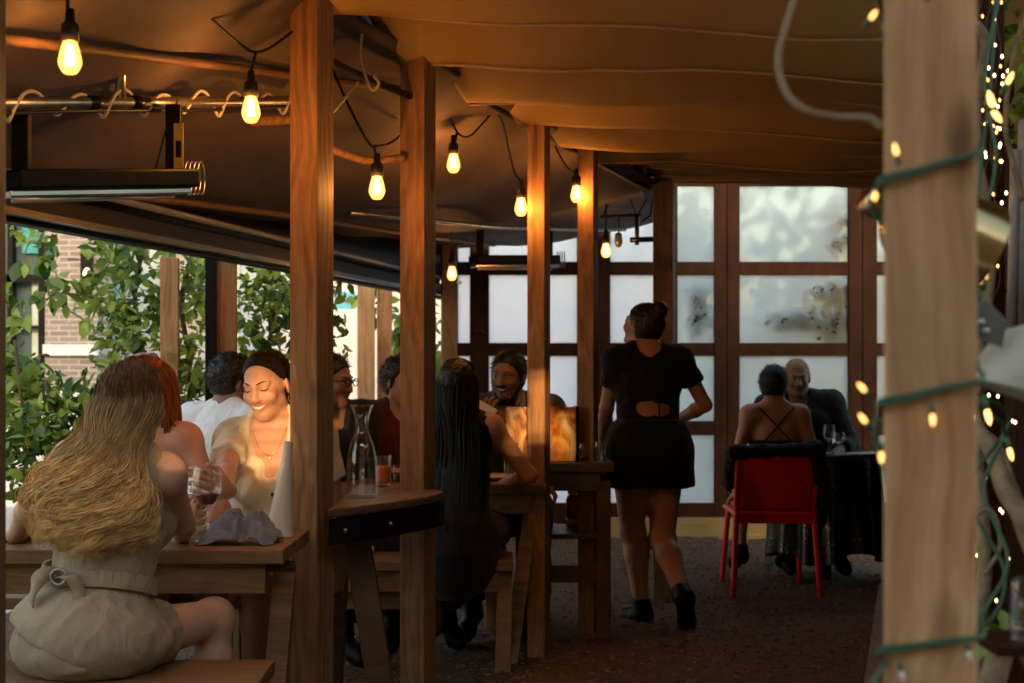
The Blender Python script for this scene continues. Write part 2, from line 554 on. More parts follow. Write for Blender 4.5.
def tubes_fast(name, Q, R, ns, flat, C, m, parent):
    """N open tubes at once: Q (N,n,3) centre lines, R (N,n) radii, C (N,n,3) colours"""
    N, n, _ = Q.shape
    T_ = np.gradient(Q, axis=1); T_ /= np.linalg.norm(T_, axis=2)[..., None] + 1e-12
    ref = np.where(np.abs(T_[..., 1:2]) > .9, np.array([1.0, 0, 0]), np.array([0, 1.0, 0]))
    U = np.cross(T_, ref); U /= np.linalg.norm(U, axis=2)[..., None] + 1e-12
    W = np.cross(T_, U)
    a = 2 * np.pi * np.arange(ns) / ns
    V = Q[:, :, None] + R[:, :, None, None] * (np.cos(a)[None, None, :, None] * U[:, :, None] + flat * np.sin(a)[None, None, :, None] * W[:, :, None])
    idx = np.arange(N * n * ns).reshape(N, n, ns); nx_ = np.roll(idx, -1, axis=2)
    F = np.stack([idx[:, :-1], nx_[:, :-1], nx_[:, 1:], idx[:, 1:]], axis=-1).reshape(-1, 4)
    cols = None if C is None else np.repeat(C.reshape(-1, 3), ns, axis=0)
    return mesh_obj(name, V.reshape(-1, 3), F, m, parent, smooth=True, cols=cols)

# ------------------------------------------------------------------ human figures
def ik(a, t, l1, l2, pole):
    a = np.array(a, float); t = np.array(t, float)
    d = t - a; L = np.linalg.norm(d); L2 = min(L, (l1 + l2) * .995)
    u = d / L; t = a + u * L2
    x = (l1 * l1 - l2 * l2 + L2 * L2) / (2 * L2)
    h = math.sqrt(max(l1 * l1 - x * x, 0))
    pv = np.array(pole, float); pv = unit(pv - u * (pv @ u))
    return a + u * x + pv * h, t

def hand_prims(w, d, n, k=1.0, curl=25, side=1, spread=6):
    """w wrist, d direction of the hand, n direction the palm faces, side = +1 when the thumb is towards cross(d, n)"""
    d = unit(d); n = unit(n - d * (n @ d)); s = np.cross(d, n) * side
    R = np.stack([s, d, n], axis=1)
    out = [E_(w + d * .047 * k, (.040 * k, .052 * k, .016 * k), R, k=.012, reg='hand'),
           C_(w - d * .01 * k, w + d * .02 * k, .025 * k, .026 * k, k=.02, reg='hand')]
    lens = [(.042, .026, .021), (.047, .029, .022), (.043, .027, .021), (.033, .020, .018)]
    for i, (off, ls) in enumerate(zip((.029, .010, -.010, -.028), lens)):
        p = w + d * (.088 - .004 * abs(i - 1)) * k + s * off * k
        a = math.radians(spread * (1.5 - i) * .8)
        fd = unit(d * math.cos(a) + s * math.sin(a))
        ang = 0
        for j, l in enumerate(ls):
            ang += math.radians(curl * (0.8 if j == 0 else 1.1))
            q = p + (fd * math.cos(ang) + n * math.sin(ang)) * l * k
            out.append(C_(p, q, (.0090 - .0009 * j) * k, (.0083 - .0009 * j) * k, k=.005, reg='hand'))
            p = q
    p = w + d * .025 * k + s * .030 * k
    q = p + (d * .55 + s * .65 + n * .45) * .042 * k
    r = q + (d * .85 + s * .15 + n * .5) * .034 * k
    out += [C_(w + d * .02 * k + s * .012 * k, p, .016 * k, .014 * k, k=.014, reg='hand'), C_(p, q, .0125 * k, .0105 * k, k=.008, reg='hand'), C_(q, r, .0103 * k, .0085 * k, k=.004, reg='hand')]
    return out

class Human:
    def __init__(s, pos, yaw, tyaw=None, lean=0, side=0, hyaw=None, hpitch=0, hroll=0, k=1.0, female=True, wr=(None, None), pole=(None, None),
                 legs=None, hands=None, bust=1.0, wide=1.0, belly=1.0, headoff=(0, .035, .145)):
        s.k = k; s.female = female
        s.pos = np.array(pos, float)
        tyaw = yaw if tyaw is None else tyaw
        hyaw = tyaw if hyaw is None else hyaw
        s.Rp = RZ(yaw); s.Rt = RZ(tyaw) @ RY(side) @ RX(-lean); s.Rh = RZ(hyaw) @ RY(hroll) @ RX(hpitch)
        K = k * wide
        L = lambda x, y, z: s.pos + s.Rt @ (np.array([x * K, y * k, z * k]))
        s.L = L
        Lp = lambda x, y, z: s.pos + s.Rp @ (np.array([x * K, y * k, z * k]))
        s.Lp = Lp
        sw = .152 if female else .180
        s.sh = [L(sw, -.01, .465), L(-sw, -.01, .465)]
        s.nb = L(0, -.015, .50)
        s.hc = s.nb + (RZ(tyaw) @ RY(side) @ RX(-lean * .5)) @ (np.array(headoff) * k)
        H = lambda x, y, z: s.hc + s.Rh @ (np.array([x, y, z]) * k)
        s.H = H
        pr = []
        A = pr.append
        Rt, Rp = s.Rt, s.Rp
        def e(c, r, R, kk, reg):
            A(E_(c, np.array([r[0] * K, r[1] * k, r[2] * k]), R, k=kk, reg=reg))
        hipw = .172 if female else .16
        e(Lp(0, -.005, .0), (hipw, .125, .115), Rp, .04, 'pelvis')
        for sx in (1, -1):
            e(Lp(.075 * sx, -.055, -.01), (.095, .085, .092), Rp, .05, 'pelvis')
        e(L(0, .005, .165), (.128 if female else .15, .098 * belly, .14), Rt, .06, 'waist')
        e(L(0, 0, .33), (.142 if female else .165, .103 if female else .118, .17), Rt, .06, 'ribs')
        A(C_(L(-sw * .82, -.012, .455), L(sw * .82, -.012, .455), .052 * k if female else .064 * k, k=.05, reg='ribs'))
        for sx in (1, -1):
            A(C_(L(sw * .8 * sx, -.015, .47), L(.03 * sx, -.015, .53), .035 * k, .04 * k, k=.05, reg='trap'))
            if female:
                e(L(.072 * sx, .088, .315), (.066, .055 * bust, .062), Rt, .035, 'ribs')
            else:
                e(L(.075 * sx, .075, .36), (.08, .05, .07), Rt, .05, 'ribs')
        # arms
        s.arms = []
        ua, fa = .285 * k, .25 * k
        for i, sx in enumerate((1, -1)):
            w = wr[i]
            if w is None:
                w = s.sh[i] + Rt @ (np.array([.06 * sx, .12, -.48]) * k)
            po = pole[i]
            if po is None:
                po = Rt @ np.array([.5 * sx, -.6, -.6])
            el, w = ik(s.sh[i], w, ua, fa, po)
            ru, rf = (.045, .036) if female else (.055, .044)
            reg = 'arm' + 'RL'[i]
            A(C_(s.sh[i], s.sh[i], (.049 if female else .064) * k, k=.05, reg=reg))
            A(C_(s.sh[i], el, ru * k, .037 * k if female else .043 * k, k=.04, reg=reg))
            mid = el + (w - el) * .3
            A(C_(el, mid, .036 * k if female else .041 * k, rf * 1.02 * k, k=.02, reg='fore' + 'RL'[i]))
            A(C_(mid, w, rf * 1.02 * k, .024 * k if female else .028 * k, k=.02, reg='fore' + 'RL'[i]))
            s.arms.append((s.sh[i], el, w))
            hd = (hands or (None, None))[i] or {}
            d = unit(hd.get('d', w - el)); n = hd.get('n', np.array([0, 0, -1.0]))
            n = np.array(n, float)
            if abs(unit(n) @ d) > .95: n = n + np.array([.3, .5, .1])
            for h in hand_prims(w, d, n, k * (1.0 if female else 1.1), hd.get('curl', 28), hd.get('side', -sx), hd.get('spread', 6)):
                h['reg'] = 'hand' + 'RL'[i]; A(h)
        # legs
        s.legs = []
        for i, sx in enumerate((1, -1)):
            hip = Lp(.088 * sx, .0, -.02)
            if legs is not None and legs[i] is not None:
                kn, an, td = [np.array(q, float) for q in legs[i]]
            else:
                kn = hip + Rp @ (np.array([.05 * sx, .42, .0]) * k)
                an = kn + Rp @ (np.array([0, -.03, -.41]) * k); td = Rp @ np.array([.1 * sx, 1, -.25])
            td = unit(td)
            g = 'leg' + 'RL'[i]
            A(C_(hip, kn, (.088 if female else .085) * k, .054 * k, k=.05, reg='thigh' + 'RL'[i]))
            A(C_(kn, kn, .056 * k, k=.03, reg=g))
            back = -unit(np.cross(np.cross(an - kn, td), an - kn)) * -1
            ax_ = unit(an - kn); bk = -unit(td - ax_ * (td @ ax_))
            cm = kn + (an - kn) * .3 + bk * .014 * k
            A(C_(kn, cm, .05 * k, .053 * k, k=.03, reg=g)); A(C_(cm, an, .053 * k, .034 * k, k=.03, reg=g))
            A(C_(an, an + ax_ * .03 * k - td * .02 * k, .035 * k, .032 * k, k=.02, reg='foot'))
            A(C_(an + ax_ * .035 * k, an + ax_ * .05 * k + td * .13 * k, .034 * k, .026 * k, k=.03, reg='foot'))
            A(C_(an + ax_ * .05 * k + td * .13 * k, an + ax_ * .055 * k + td * .175 * k, .030 * k, .02 * k, k=.03, reg='foot'))
            s.legs.append((hip, kn, an, td))
        # neck and head
        A(C_(s.nb - Rt @ np.array([0, 0, .03]) * k, H(0, -.022, -.06), (.052 if female else .062) * k, (.048 if female else .06) * k, k=.04, reg='neck'))
        Rh = s.Rh
        def he(c, r, kk=.015, op='u', reg='head', R=None):
            A(E_(H(*c), np.array(r) * k, Rh if R is None else R, k=kk, op=op, reg=reg))
        def hcap(a, b, r1, r2, kk=.012, op='u', reg='head'):
            A(C_(H(*a), H(*b), r1 * k, r2 * k, k=kk, op=op, reg=reg))
        jw = .88 if female else 1.12; jr = .016 if female else .019; fw = .057 if female else .062
        he((0, -.014, .026), (.074, .094, .086), reg='cran')
        he((0, .024, -.028), (fw, .067, .084), .02)
        hcap((.047 * jw, -.004, -.058), (.02 * jw, .058, -.098), jr, jr * .85, .025)
        hcap((-.047 * jw, -.004, -.058), (-.02 * jw, .058, -.098), jr, jr * .85, .025)
        he((0, .066, -.099), (.022 * jw, .018, .015), .02)
        for sx in (1, -1):
            he((.036 * sx, .062, -.028), (.026, .022, .022), .02)
            hcap((.010 * sx, .086, .021), (.044 * sx, .071, .019), .010, .008, .012)
            he((.031 * sx, .096, .001), (.015, .016, .010), .012, 's')
            he((.031 * sx, .0745, .001), (.0135, .0125, .0125), .004)
            he((.0115 * sx, .094, -.036), (.008, .010, .007), .006)
            he((.0775 * sx, -.008, -.012), (.007, .018, .031), .008, R=Rh @ RX(-8) @ RZ(-18 * sx))
        hcap((0, .086, .008), (0, .104, -.034), .0085, .0115, .012)
        s.prims = pr
    def lips(s, open_=0.0, wide=1.0):
        """raised lips; open_ > 0 leaves a mouth slit between them"""
        k = s.k; w = .024 * wide
        for z, r in ((-.058 + open_ * .3, .0058), (-.067 - open_ * .7, .0068)):
            for sx in (1, -1):
                s.prims.append(C_(s.H(0, .083, z), s.H(w * sx, .073, -.0610 + open_ * .5), r * k, .003 * k, k=.005, reg='head'))
    def onface(s, pts, lift=.001):
        out = []
        for (x, z) in pts:
            y = .14
            for _ in range(60):
                d = float(sdf_eval(s.facep, s.H(x, y, z)))
                if d < .0006: break
                y -= max(d * .7, .0005) / s.k
            out.append(s.H(x, y + lift, z))
        return np.array(out)
    def build(s, name, label, m_skin, res=.008, group=None, loc=None):
        s.root = T(name, label, 'person', s.pos if loc is None else loc, group)
        s.facep = [p for p in s.prims if p['reg'] in ('head', 'cran')]
        s.body = sdf_obj('body', s.prims, res, m_skin, s.root, smooth_it=1)
        return s.root
    def face(s, m_brow, m_lip, m_eye=None, m_teeth=None, closed=False, smile=0.0, brow_r=.0022, teeth_w=.019, parts=('brow', 'eye', 'lip')):
        k = s.k
        if 'brow' in parts:
            for sx in (1, -1):
                mb = MB(); p = s.onface([(sx * x, .0195 + .006 * math.sin((x - .012) / .036 * 2.2)) for x in np.linspace(.013, .047, 8)], -.0005)
                mb.tube(p, np.array([.7, 1, 1.1, 1, .9, .8, .6, .3]) * brow_r * k, 6); O('eyebrow', mb, m_brow, s.root, True)
        if 'eye' in parts:
            for sx in (1, -1):
                if not closed:
                    mb = MB(); prof = [(.0116 * k * math.sin(a), -.0116 * k * math.cos(a)) for a in np.linspace(0, math.pi, 9)]
                    mb.lathe(prof, s.H(.031 * sx, .0760, -.001), 12); e = O('eye', mb, m_eye, s.root, True)
                    mb = MB(); mb.lathe([(r_ * .55, z_ * .55) for r_, z_ in prof], s.H(.031 * sx, .0823, -.0005), 10); O('iris', mb, m_brow, e, True)
                mb = MB(); zz = -.0015 if closed else .0075
                p = s.onface([(sx * x, zz + (-.0035 if closed else .0005) * math.sin((x - .018) / .027 * math.pi) ) for x in np.linspace(.0185, .0455, 9)], .0004)
                mb.tube(p, np.array([.5, .9, 1.1, 1.2, 1.2, 1.2, 1.2, 1.1, .7]) * .0016 * k, 6); O('eyelash', mb, m_brow, s.root, True)
        if 'lip' in parts:
            w = .023 + .008 * smile
            up = .010 * smile
            xs = np.linspace(-w, w, 11)
            base = -.0615
            if smile > .3 and m_teeth is not None:
                mb = MB(); xs2 = np.linspace(-w * .86, w * .86, 11)
                a = s.onface([(x, base + up * (x / w) ** 2 + .0028 * (1 - (x / w) ** 2)) for x in xs2], .0014)
                b = s.onface([(x, base + up * (x / w) ** 2 - .0062 * smile * (1 - (x / w) ** 2)) for x in xs2], .0014)
                vs = list(a) + list(b); n = len(xs2)
                mb.add(vs, [(i, i + 1, n + i + 1, n + i) for i in range(n - 1)]); O('teeth', mb, m_teeth, s.root, True)
            for q, off in (('u', .0042 + .001 * smile), ('l', -.0048 - .0045 * smile)):
                mb = MB()
                p = s.onface([(x, base + up * (x / w) ** 2 + off * (1 - (x / w) ** 2)) for x in xs], .0006)
                mb.tube(p, np.array([.3, .6, .85, 1, 1.1, 1, 1.1, 1, .85, .6, .3]) * (.0030 if q == 'u' else .0036) * k, 6)
                O('upper_lip' if q == 'u' else 'lower_lip', mb, m_lip, s.root, True)
    def grow(s, regs, inf, extra=(), cut=(), lim=None):
        """garment prims: the body's own prims of the named regions, inflated"""
        out = []
        for p in s.prims:
            if p['reg'] in regs and p['op'] == 'u':
                q = dict(p); f = regs[p['reg']] if isinstance(regs, dict) else 0
                g = inf + (f or 0)
                if q['t'] == 'c':
                    q['r1'] += g; q['r2'] += g
                else:
                    q['r'] = q['r'] + g
                out.append(q)
        out += list(extra)
        for c in cut:
            c = dict(c); c['op'] = 's'; out.append(c)
        return out
    def sleeve(s, i, frac, r0=.012, r1=.02):
        a, el, w = s.arms[i]; k = s.k
        ru = .046 * k if s.female else .056 * k
        out = [C_(a, a, .049 * k + r0 if s.female else .064 * k + r0, k=.05)]
        tot = np.linalg.norm(el - a); 
        if frac <= 1:
            e2 = a + (el - a) * frac
            c = C_(a, e2 + unit(el - a) * .05, ru + r0, ru + r1, k=.04); c['clip'] = [(e2, unit(el - a))]
            out.append(c)
        else:
            out.append(C_(a, el, ru + r0, ru * .95 + r0, k=.04))
            e2 = el + (w - el) * (frac - 1)
            c = C_(el, e2 + unit(w - el) * .05, ru * .92 + r0, ru * .7 + r1, k=.02); c['clip'] = [(e2, unit(w - el))]
            out.append(c)
        return out
    def leg_sleeve(s, i, frac, r0=.012, r1=.02):
        hip, kn, an, td = s.legs[i]; k = s.k
        r = .087 * k
        if frac <= 1:
            e2 = hip + (kn - hip) * frac
            c = C_(hip, e2 + unit(kn - hip) * .05, r + r0, r * .8 + r1, k=.05); c['clip'] = [(e2, unit(kn - hip))]
            return [c]
        e2 = kn + (an - kn) * (frac - 1)
        c = C_(kn, e2 + unit(an - kn) * .05, .058 * k + r0, .05 * k + r1, k=.03); c['clip'] = [(e2, unit(an - kn))]
        return [C_(hip, kn, r + r0, .06 * k + r0, k=.05), c]
    def cap_hair(s, m, t=.012, front=.014, extra=(), res=.006, nape=-.078, name='hair', side_cut=True, wr=.003):
        k = s.k
        n = unit(s.Rh @ np.array([0, .79, -.61]))
        pts = s.hc + n * front * k
        c = E_(s.H(0, -.023, .025), np.array([.0735 + t * .7, .094 + t, .085 + t]) * k, s.Rh, k=.01)
        c['clip'] = [(pts, n), (s.H(0, 0, nape), -unit(s.Rh @ np.array([0, .25, 1.0])))]
        c2 = E_(s.H(0, -.03, -.02), np.array([.066 + t * .6, .066 + t, .085]) * k, s.Rh, k=.02)
        c2['clip'] = [(pts, n), (s.H(0, 0, nape), -unit(s.Rh @ np.array([0, .25, 1.0])))]
        return sdf_obj(name, [c, c2] + list(extra), res, m, s.root, wrinkle=wr, wscale=60)
    def fuzz(s, m, n=1500, L=.018, rad=.0011, front=.014, t=.012, nape=-.078, lay=.55, seed=1, name='hair_strands', region=None):
        """short hairs all over the scalp, lying back"""
        r = np.random.default_rng(seed); k = s.k
        d = r.normal(size=(n * 4, 3)); d /= np.linalg.norm(d, axis=1)[:, None]
        p = d * np.array([.074 + t * .8, .094 + t, .086 + t]) + np.array([0, -.023, .025])
        ok = (p[:, 1] * .79 - p[:, 2] * .61 < front) & (p[:, 2] > nape + .008)
        p, d = p[ok][:n], d[ok][:n]
        back = np.array([0, -.8, -.6]); tg = back - d * (d @ back)[:, None]
        dirn = d * (1 - lay) + tg * lay + r.normal(size=p.shape) * .22
        dirn /= np.linalg.norm(dirn, axis=1)[:, None]
        ls = L * r.uniform(.6, 1.3, len(p))[:, None]
        Q = np.stack([p - d * .004, p + dirn * ls * .5, p + dirn * ls - d * ls * .25 * lay], axis=1)
        Q = s.hc + (Q * k) @ s.Rh.T
        return tubes_fast(name, Q, np.tile(np.array([1, .9, .3]) * rad, (len(p), 1)), 4, 1, None, m, s.root)
    def shoes(s, m, inf=.012, high=.05, name='shoe', sole=None, res=.009):
        k = s.k
        for (hip, kn, an, td) in s.legs:
            ax_ = unit(an - kn)
            pr = [C_(an - ax_ * high * k, an + ax_ * .03 * k - td * .02 * k, .034 * k + inf, .034 * k + inf, k=.02),
                  C_(an + ax_ * .035 * k, an + ax_ * .05 * k + td * .13 * k, .034 * k + inf, .028 * k + inf, k=.03),
                  C_(an + ax_ * .05 * k + td * .13 * k, an + ax_ * .055 * k + td * .175 * k, .030 * k + inf, .022 * k + inf, k=.03)]
            pr[0]['clip'] = [(an - ax_ * high * k, -ax_)]
            sdf_obj(name, pr, res, m, s.root)

def catmull(pts, n):
    pts = np.array(pts, float)
    p = np.vstack([2 * pts[0] - pts[1], pts, 2 * pts[-1] - pts[-2]])
    t = np.linspace(0, len(pts) - 1 - 1e-6, n)
    i = t.astype(int); f = (t - i)[:, None]
    a, b, c, d = p[i], p[i + 1], p[i + 2], p[i + 3]
    return .5 * ((2 * b) + (-a + c) * f + (2 * a - 5 * b + 4 * c - d) * f ** 2 + (-a + 3 * b - 3 * c + d) * f ** 3)
# ------------------------------------------------------------------ ground
def sheet(name, x0, x1, y0, y1, z, m, nx=1, ny=1, zf=None):
    xs = np.linspace(x0, x1, nx + 1); ys = np.linspace(y0, y1, ny + 1)
    g = np.array([(x, y, z) for y in ys for x in xs], float)
    if zf is not None: g[:, 2] += zf(g)
    fs = np.array([(j * (nx + 1) + i, j * (nx + 1) + i + 1, (j + 1) * (nx + 1) + i + 1, (j + 1) * (nx + 1) + i) for j in range(ny) for i in range(nx)])
    return mesh_obj(name, g, fs, m, smooth=True)
M['soil'] = mat('gravel_soil', (.085, .044, .021), .9, var=.5, scale=30, bump=1.0, bscale=90)
M['asphalt'] = mat('street_concrete', (.42, .41, .40), .85, var=.12, scale=3)
tag(sheet('street', -150, 150, -60, 300, -.03, M['asphalt']), kind='structure')
tag(sheet('ground', -2.6, 3.6, -2, 10.95, 0.0, M['soil'], 120, 240, lambda g: .012 * vnoise(g, 3.1) + .008 * vnoise(g, 11)), kind='structure')
# loose wood chips and pebbles on the earth floor
mb = MB()
for i in range(12000):
    y = 3.6 + 6.8 * random.random() ** .8
    x = random.uniform(-.30, .36) * y
    if x < -2.2 or x > 3.4: continue
    s = random.uniform(.004, .012)
    R = RZ(random.uniform(0, 360)) @ RX(random.uniform(-30, 30)) @ RY(random.uniform(-25, 25))
    c = random.choice([(.15, .09, .055), (.10, .06, .037), (.20, .14, .10), (.07, .045, .03), (.14, .10, .08)])
    n0 = len(mb.v)
    mb.box((x, y, .010 + .006 * random.random()), (s * random.uniform(.8, 2.2), s, s * .55), R); mb.c.extend([c] * 8)
M['chips'] = mat('bark_chips', (.2, .13, .08), .85, var=.3, scale=40, vcol=True)
tag(O('bark_chips', mb, M['chips']), kind='stuff', label='loose bark chips and small stones scattered over the earth floor')

# ------------------------------------------------------------------ timber posts
POST_G = 'timber posts of the pergola row'
def post(name, label, X, Y, w, z0, z1, rot, m, group=None):
    mb = MB(); mb.box((X, Y, (z0 + z1) / 2), (w, w, z1 - z0), RZ(rot))
    return tag(O(name, mb, m, bevel=.004), label, 'post', group)
post('timber_post', 'glowing orange timber post beside the near table, left of the glass carafe', -.667, 4.74, .106, -.02, 2.56, -24, M['post'], POST_G)
post('timber_post', 'timber post with a cathedral grain figure behind the rounded ledge', -.355, 5.37, .102, -.02, 2.47, -23, M['post'], POST_G)
post('timber_post', 'slim timber post in front of the warm picture stand', .119, 6.31, .082, -.02, 2.38, -20, M['post'], POST_G)
post('timber_post', 'timber post just left of the waitress walking away', .364, 6.81, .080, -.02, 2.33, -20, M['post'], POST_G)
post('timber_post', 'farthest post of the row, rising behind the waitress and near the hanging frame', .827, 7.73, .108, -.02, 2.27, -14, M['post'], POST_G)
post('corner_post', 'dark blurred post cropped by the left edge of the photo', PX(-40, 2.9), 2.9, .14, -.02, 2.6, 0, wood('dark_brown_post', (.10, .055, .03), (.17, .10, .055), 2))  # darker brown wood than the other posts
RPX, RPY, RPW = .4556, 1.55, .0945
post('foreground_post', 'large pale blurred timber post in the right foreground wrapped with fairy lights', RPX, RPY, RPW, -.02, 2.95, -16.4, M['post_pale'])
# posts of the street side
EV = lambda Y: -2.382 + .18 * Y
post('side_post', 'pale wood post carrying the black eave beam, above the man in white', PX(227, 6.5), 6.5, .088, -.02, 1.80, 8, M['post'], 'street side posts')
post('side_post', 'leafy timber post outside the eave, left of the one that carries the beam', PX(170, 6.9), 6.9, .085, -.02, 1.80, 8, M['post'], 'street side posts')
post('side_post', 'left one of two pale posts standing close together by the street', PX(366, 9.6), 9.6, .115, -.02, 1.85, 8, M['post_pale'], 'street side posts')
post('side_post', 'right one of two pale posts standing close together by the street', PX(384.5, 9.75), 9.75, .10, -.02, 1.85, 8, M['post_pale'], 'street side posts')
post('side_post', 'orange lit corner post beside the narrow side pane', PX(449, 9.9), 9.9, .105, -.02, 2.4, 8, M['post'], 'street side posts')
# black upright next to the side post
mb = MB(); mb.box((PX(211, 6.42), 6.42, .9), (.05, .04, 1.76), RZ(8)); tag(O('steel_upright', mb, M['black'], bevel=.003), 'thin black steel upright left of the post above the man in white', 'upright')

# ------------------------------------------------------------------ eave beam
t = T('eave_beam', 'long black steel eave beam with a rolled clear screen along the street side', 'beam', (EV(6), 6, 1.74))
a = np.array([EV(3.2), 3.2, 1.795]); b = np.array([EV(10.5), 10.5, 1.795])
mb = MB(); mb.bar(a, b, .06, .11); O('beam', mb, M['black'], t, bevel=.004)
mb = MB(); mb.tube([a + (.11, 0, .075), b + (.11, 0, .075)], .014, 12); O('screen_roll', mb, mat('clear_vinyl_roll', (.25, .26, .30), .25, var=.1), t, True)
mb = MB(); mb.bar(a + (.07, 0, -.03), b + (.07, 0, -.03), .05, .02); O('track', mb, M['blackmetal'], t)
# ------------------------------------------------------------------ canvas roof over the tables
def canvas(name, c, trans, var=.30, scale=3.0, bump=.6):
    m, nt, bsdf = newmat(name)
    tc = nt.nodes.new('ShaderNodeTexCoord')
    n = nt.nodes.new('ShaderNodeTexNoise'); n.inputs['Scale'].default_value = scale; n.inputs['Detail'].default_value = 8; n.inputs['Roughness'].default_value = .6
    mp = nt.nodes.new('ShaderNodeMapping'); mp.inputs['Scale'].default_value = (1, .45, 1); mp.inputs['Rotation'].default_value = (0, 0, .4)
    nt.links.new(tc.outputs['Object'], mp.inputs[0]); nt.links.new(mp.outputs[0], n.inputs['Vector'])
    mr = nt.nodes.new('ShaderNodeMapRange'); mr.inputs['From Min'].default_value = .3; mr.inputs['From Max'].default_value = .7
    mr.inputs['To Min'].default_value = 1 - var; mr.inputs['To Max'].default_value = 1 + var
    nt.links.new(n.outputs['Fac'], mr.inputs['Value'])
    mx = nt.nodes.new('ShaderNodeMix'); mx.data_type = 'RGBA'; mx.blend_type = 'MULTIPLY'; mx.inputs['Factor'].default_value = 1; mx.inputs['A'].default_value = (*c, 1)
    nt.links.new(mr.outputs[0], mx.inputs['B']); nt.links.new(mx.outputs['Result'], bsdf.inputs['Base Color'])
    bsdf.inputs['Roughness'].default_value = .75; bsdf.inputs['Specular IOR Level'].default_value = .25
    bp = nt.nodes.new('ShaderNodeBump'); bp.inputs['Strength'].default_value = bump; bp.inputs['Distance'].default_value = .02
    nt.links.new(n.outputs['Fac'], bp.inputs['Height']); nt.links.new(bp.outputs[0], bsdf.inputs['Normal'])
    if trans:
        tl = nt.nodes.new('ShaderNodeBsdfTranslucent'); nt.links.new(mx.outputs['Result'], tl.inputs['Color'])
        ms = nt.nodes.new('ShaderNodeMixShader'); ms.inputs['Fac'].default_value = trans
        nt.links.new(bsdf.outputs[0], ms.inputs[1]); nt.links.new(tl.outputs[0], ms.inputs[2])
        nt.links.new(ms.outputs[0], nt.nodes['Material Output'].inputs['Surface'])
    return m
RIDGE = np.array([(-.1, -1.0, 2.62), (-.2, 0, 2.62), (-.655, 4.74, 2.53), (.815, 7.73, 2.25), (1.15, 10.4, 2.33)])
def ridge(Y):
    return np.array([np.interp(Y, RIDGE[:, 1], RIDGE[:, 0]), Y, np.interp(Y, RIDGE[:, 1], RIDGE[:, 2])])
def eave(Y):
    return np.array([EV(Y) - .05 + .06, Y, np.interp(Y, [3, 5, 10.4], [1.87, 1.88, 2.12])])
def roof_pt(Y, t):
    p = eave(Y) * (1 - t) + ridge(Y) * t
    p[2] -= .05 * math.sin(math.pi * t) * (1 - .0 * t)
    return p
ny, nt_ = 160, 60
V = np.array([roof_pt(2.8 + 7.6 * j / ny, i / nt_) for j in range(ny + 1) for i in range(nt_ + 1)])
tt = np.array([i / nt_ for j in range(ny + 1) for i in range(nt_ + 1)]); yy = V[:, 1]
V[:, 2] += .018 * np.sin(yy * 5.2 + tt * 3) * np.sin(np.pi * tt) + .012 * vnoise(V * (1, .5, 1), 5) + .010 * np.sin((tt * 16) + yy * 2.2) * np.clip((yy - 5) / 3, 0, 1)
F = np.array([(j * (nt_ + 1) + i, j * (nt_ + 1) + i + 1, (j + 1) * (nt_ + 1) + i + 1, (j + 1) * (nt_ + 1) + i) for j in range(ny) for i in range(nt_)])
V2 = np.array([q for j in range(ny + 1) for q in (eave(2.8 + 7.6 * j / ny) + (-.05, 0, 1.78 - eave(2.8 + 7.6 * j / ny)[2]), eave(2.8 + 7.6 * j / ny) + (.01, 0, .012))])
fl_ = mesh_obj('eave_flashing', V2, np.array([(2 * j, 2 * j + 1, 2 * j + 3, 2 * j + 2) for j in range(ny)]), M['black'])
tag(fl_, 'black flashing closing the gap between eave beam and canvas roof', 'flashing'); s2 = fl_.modifiers.new('thick', 'SOLIDIFY'); s2.thickness = .008
ro = mesh_obj('canvas_roof', V, F, canvas('roof_canvas', (.125, .095, .08), .010), smooth=True)
so = ro.modifiers.new('thick', 'SOLIDIFY'); so.thickness = .006; so.offset = 1
tag(ro, 'sagging brown canvas roof over the dining tables on the left', 'roof')
# roof rafters (long rails pressed against the canvas)
for (ya, ta, yb, tb, lab) in ((3.3, .42, 5.6, .93, 'thin wooden rail under the canvas, running from the first bulb to the first post'),
                              (4.3, .08, 9.4, .33, 'long dark rail under the canvas just above the eave beam'),
                              (6.6, .30, 9.9, .82, 'grey metal rail under the far canvas behind the middle posts')):
    pts = [roof_pt(ya + (yb - ya) * q, ta + (tb - ta) * q) - (0, 0, .045) for q in np.linspace(0, 1, 14)]
    mb = MB(); mb.tube(pts, .014 if 'grey' not in lab else .012, 10)
    tag(O('roof_rail', mb, M['steel'] if 'grey' in lab else M['beamwood'], smooth=True), lab, 'rail')
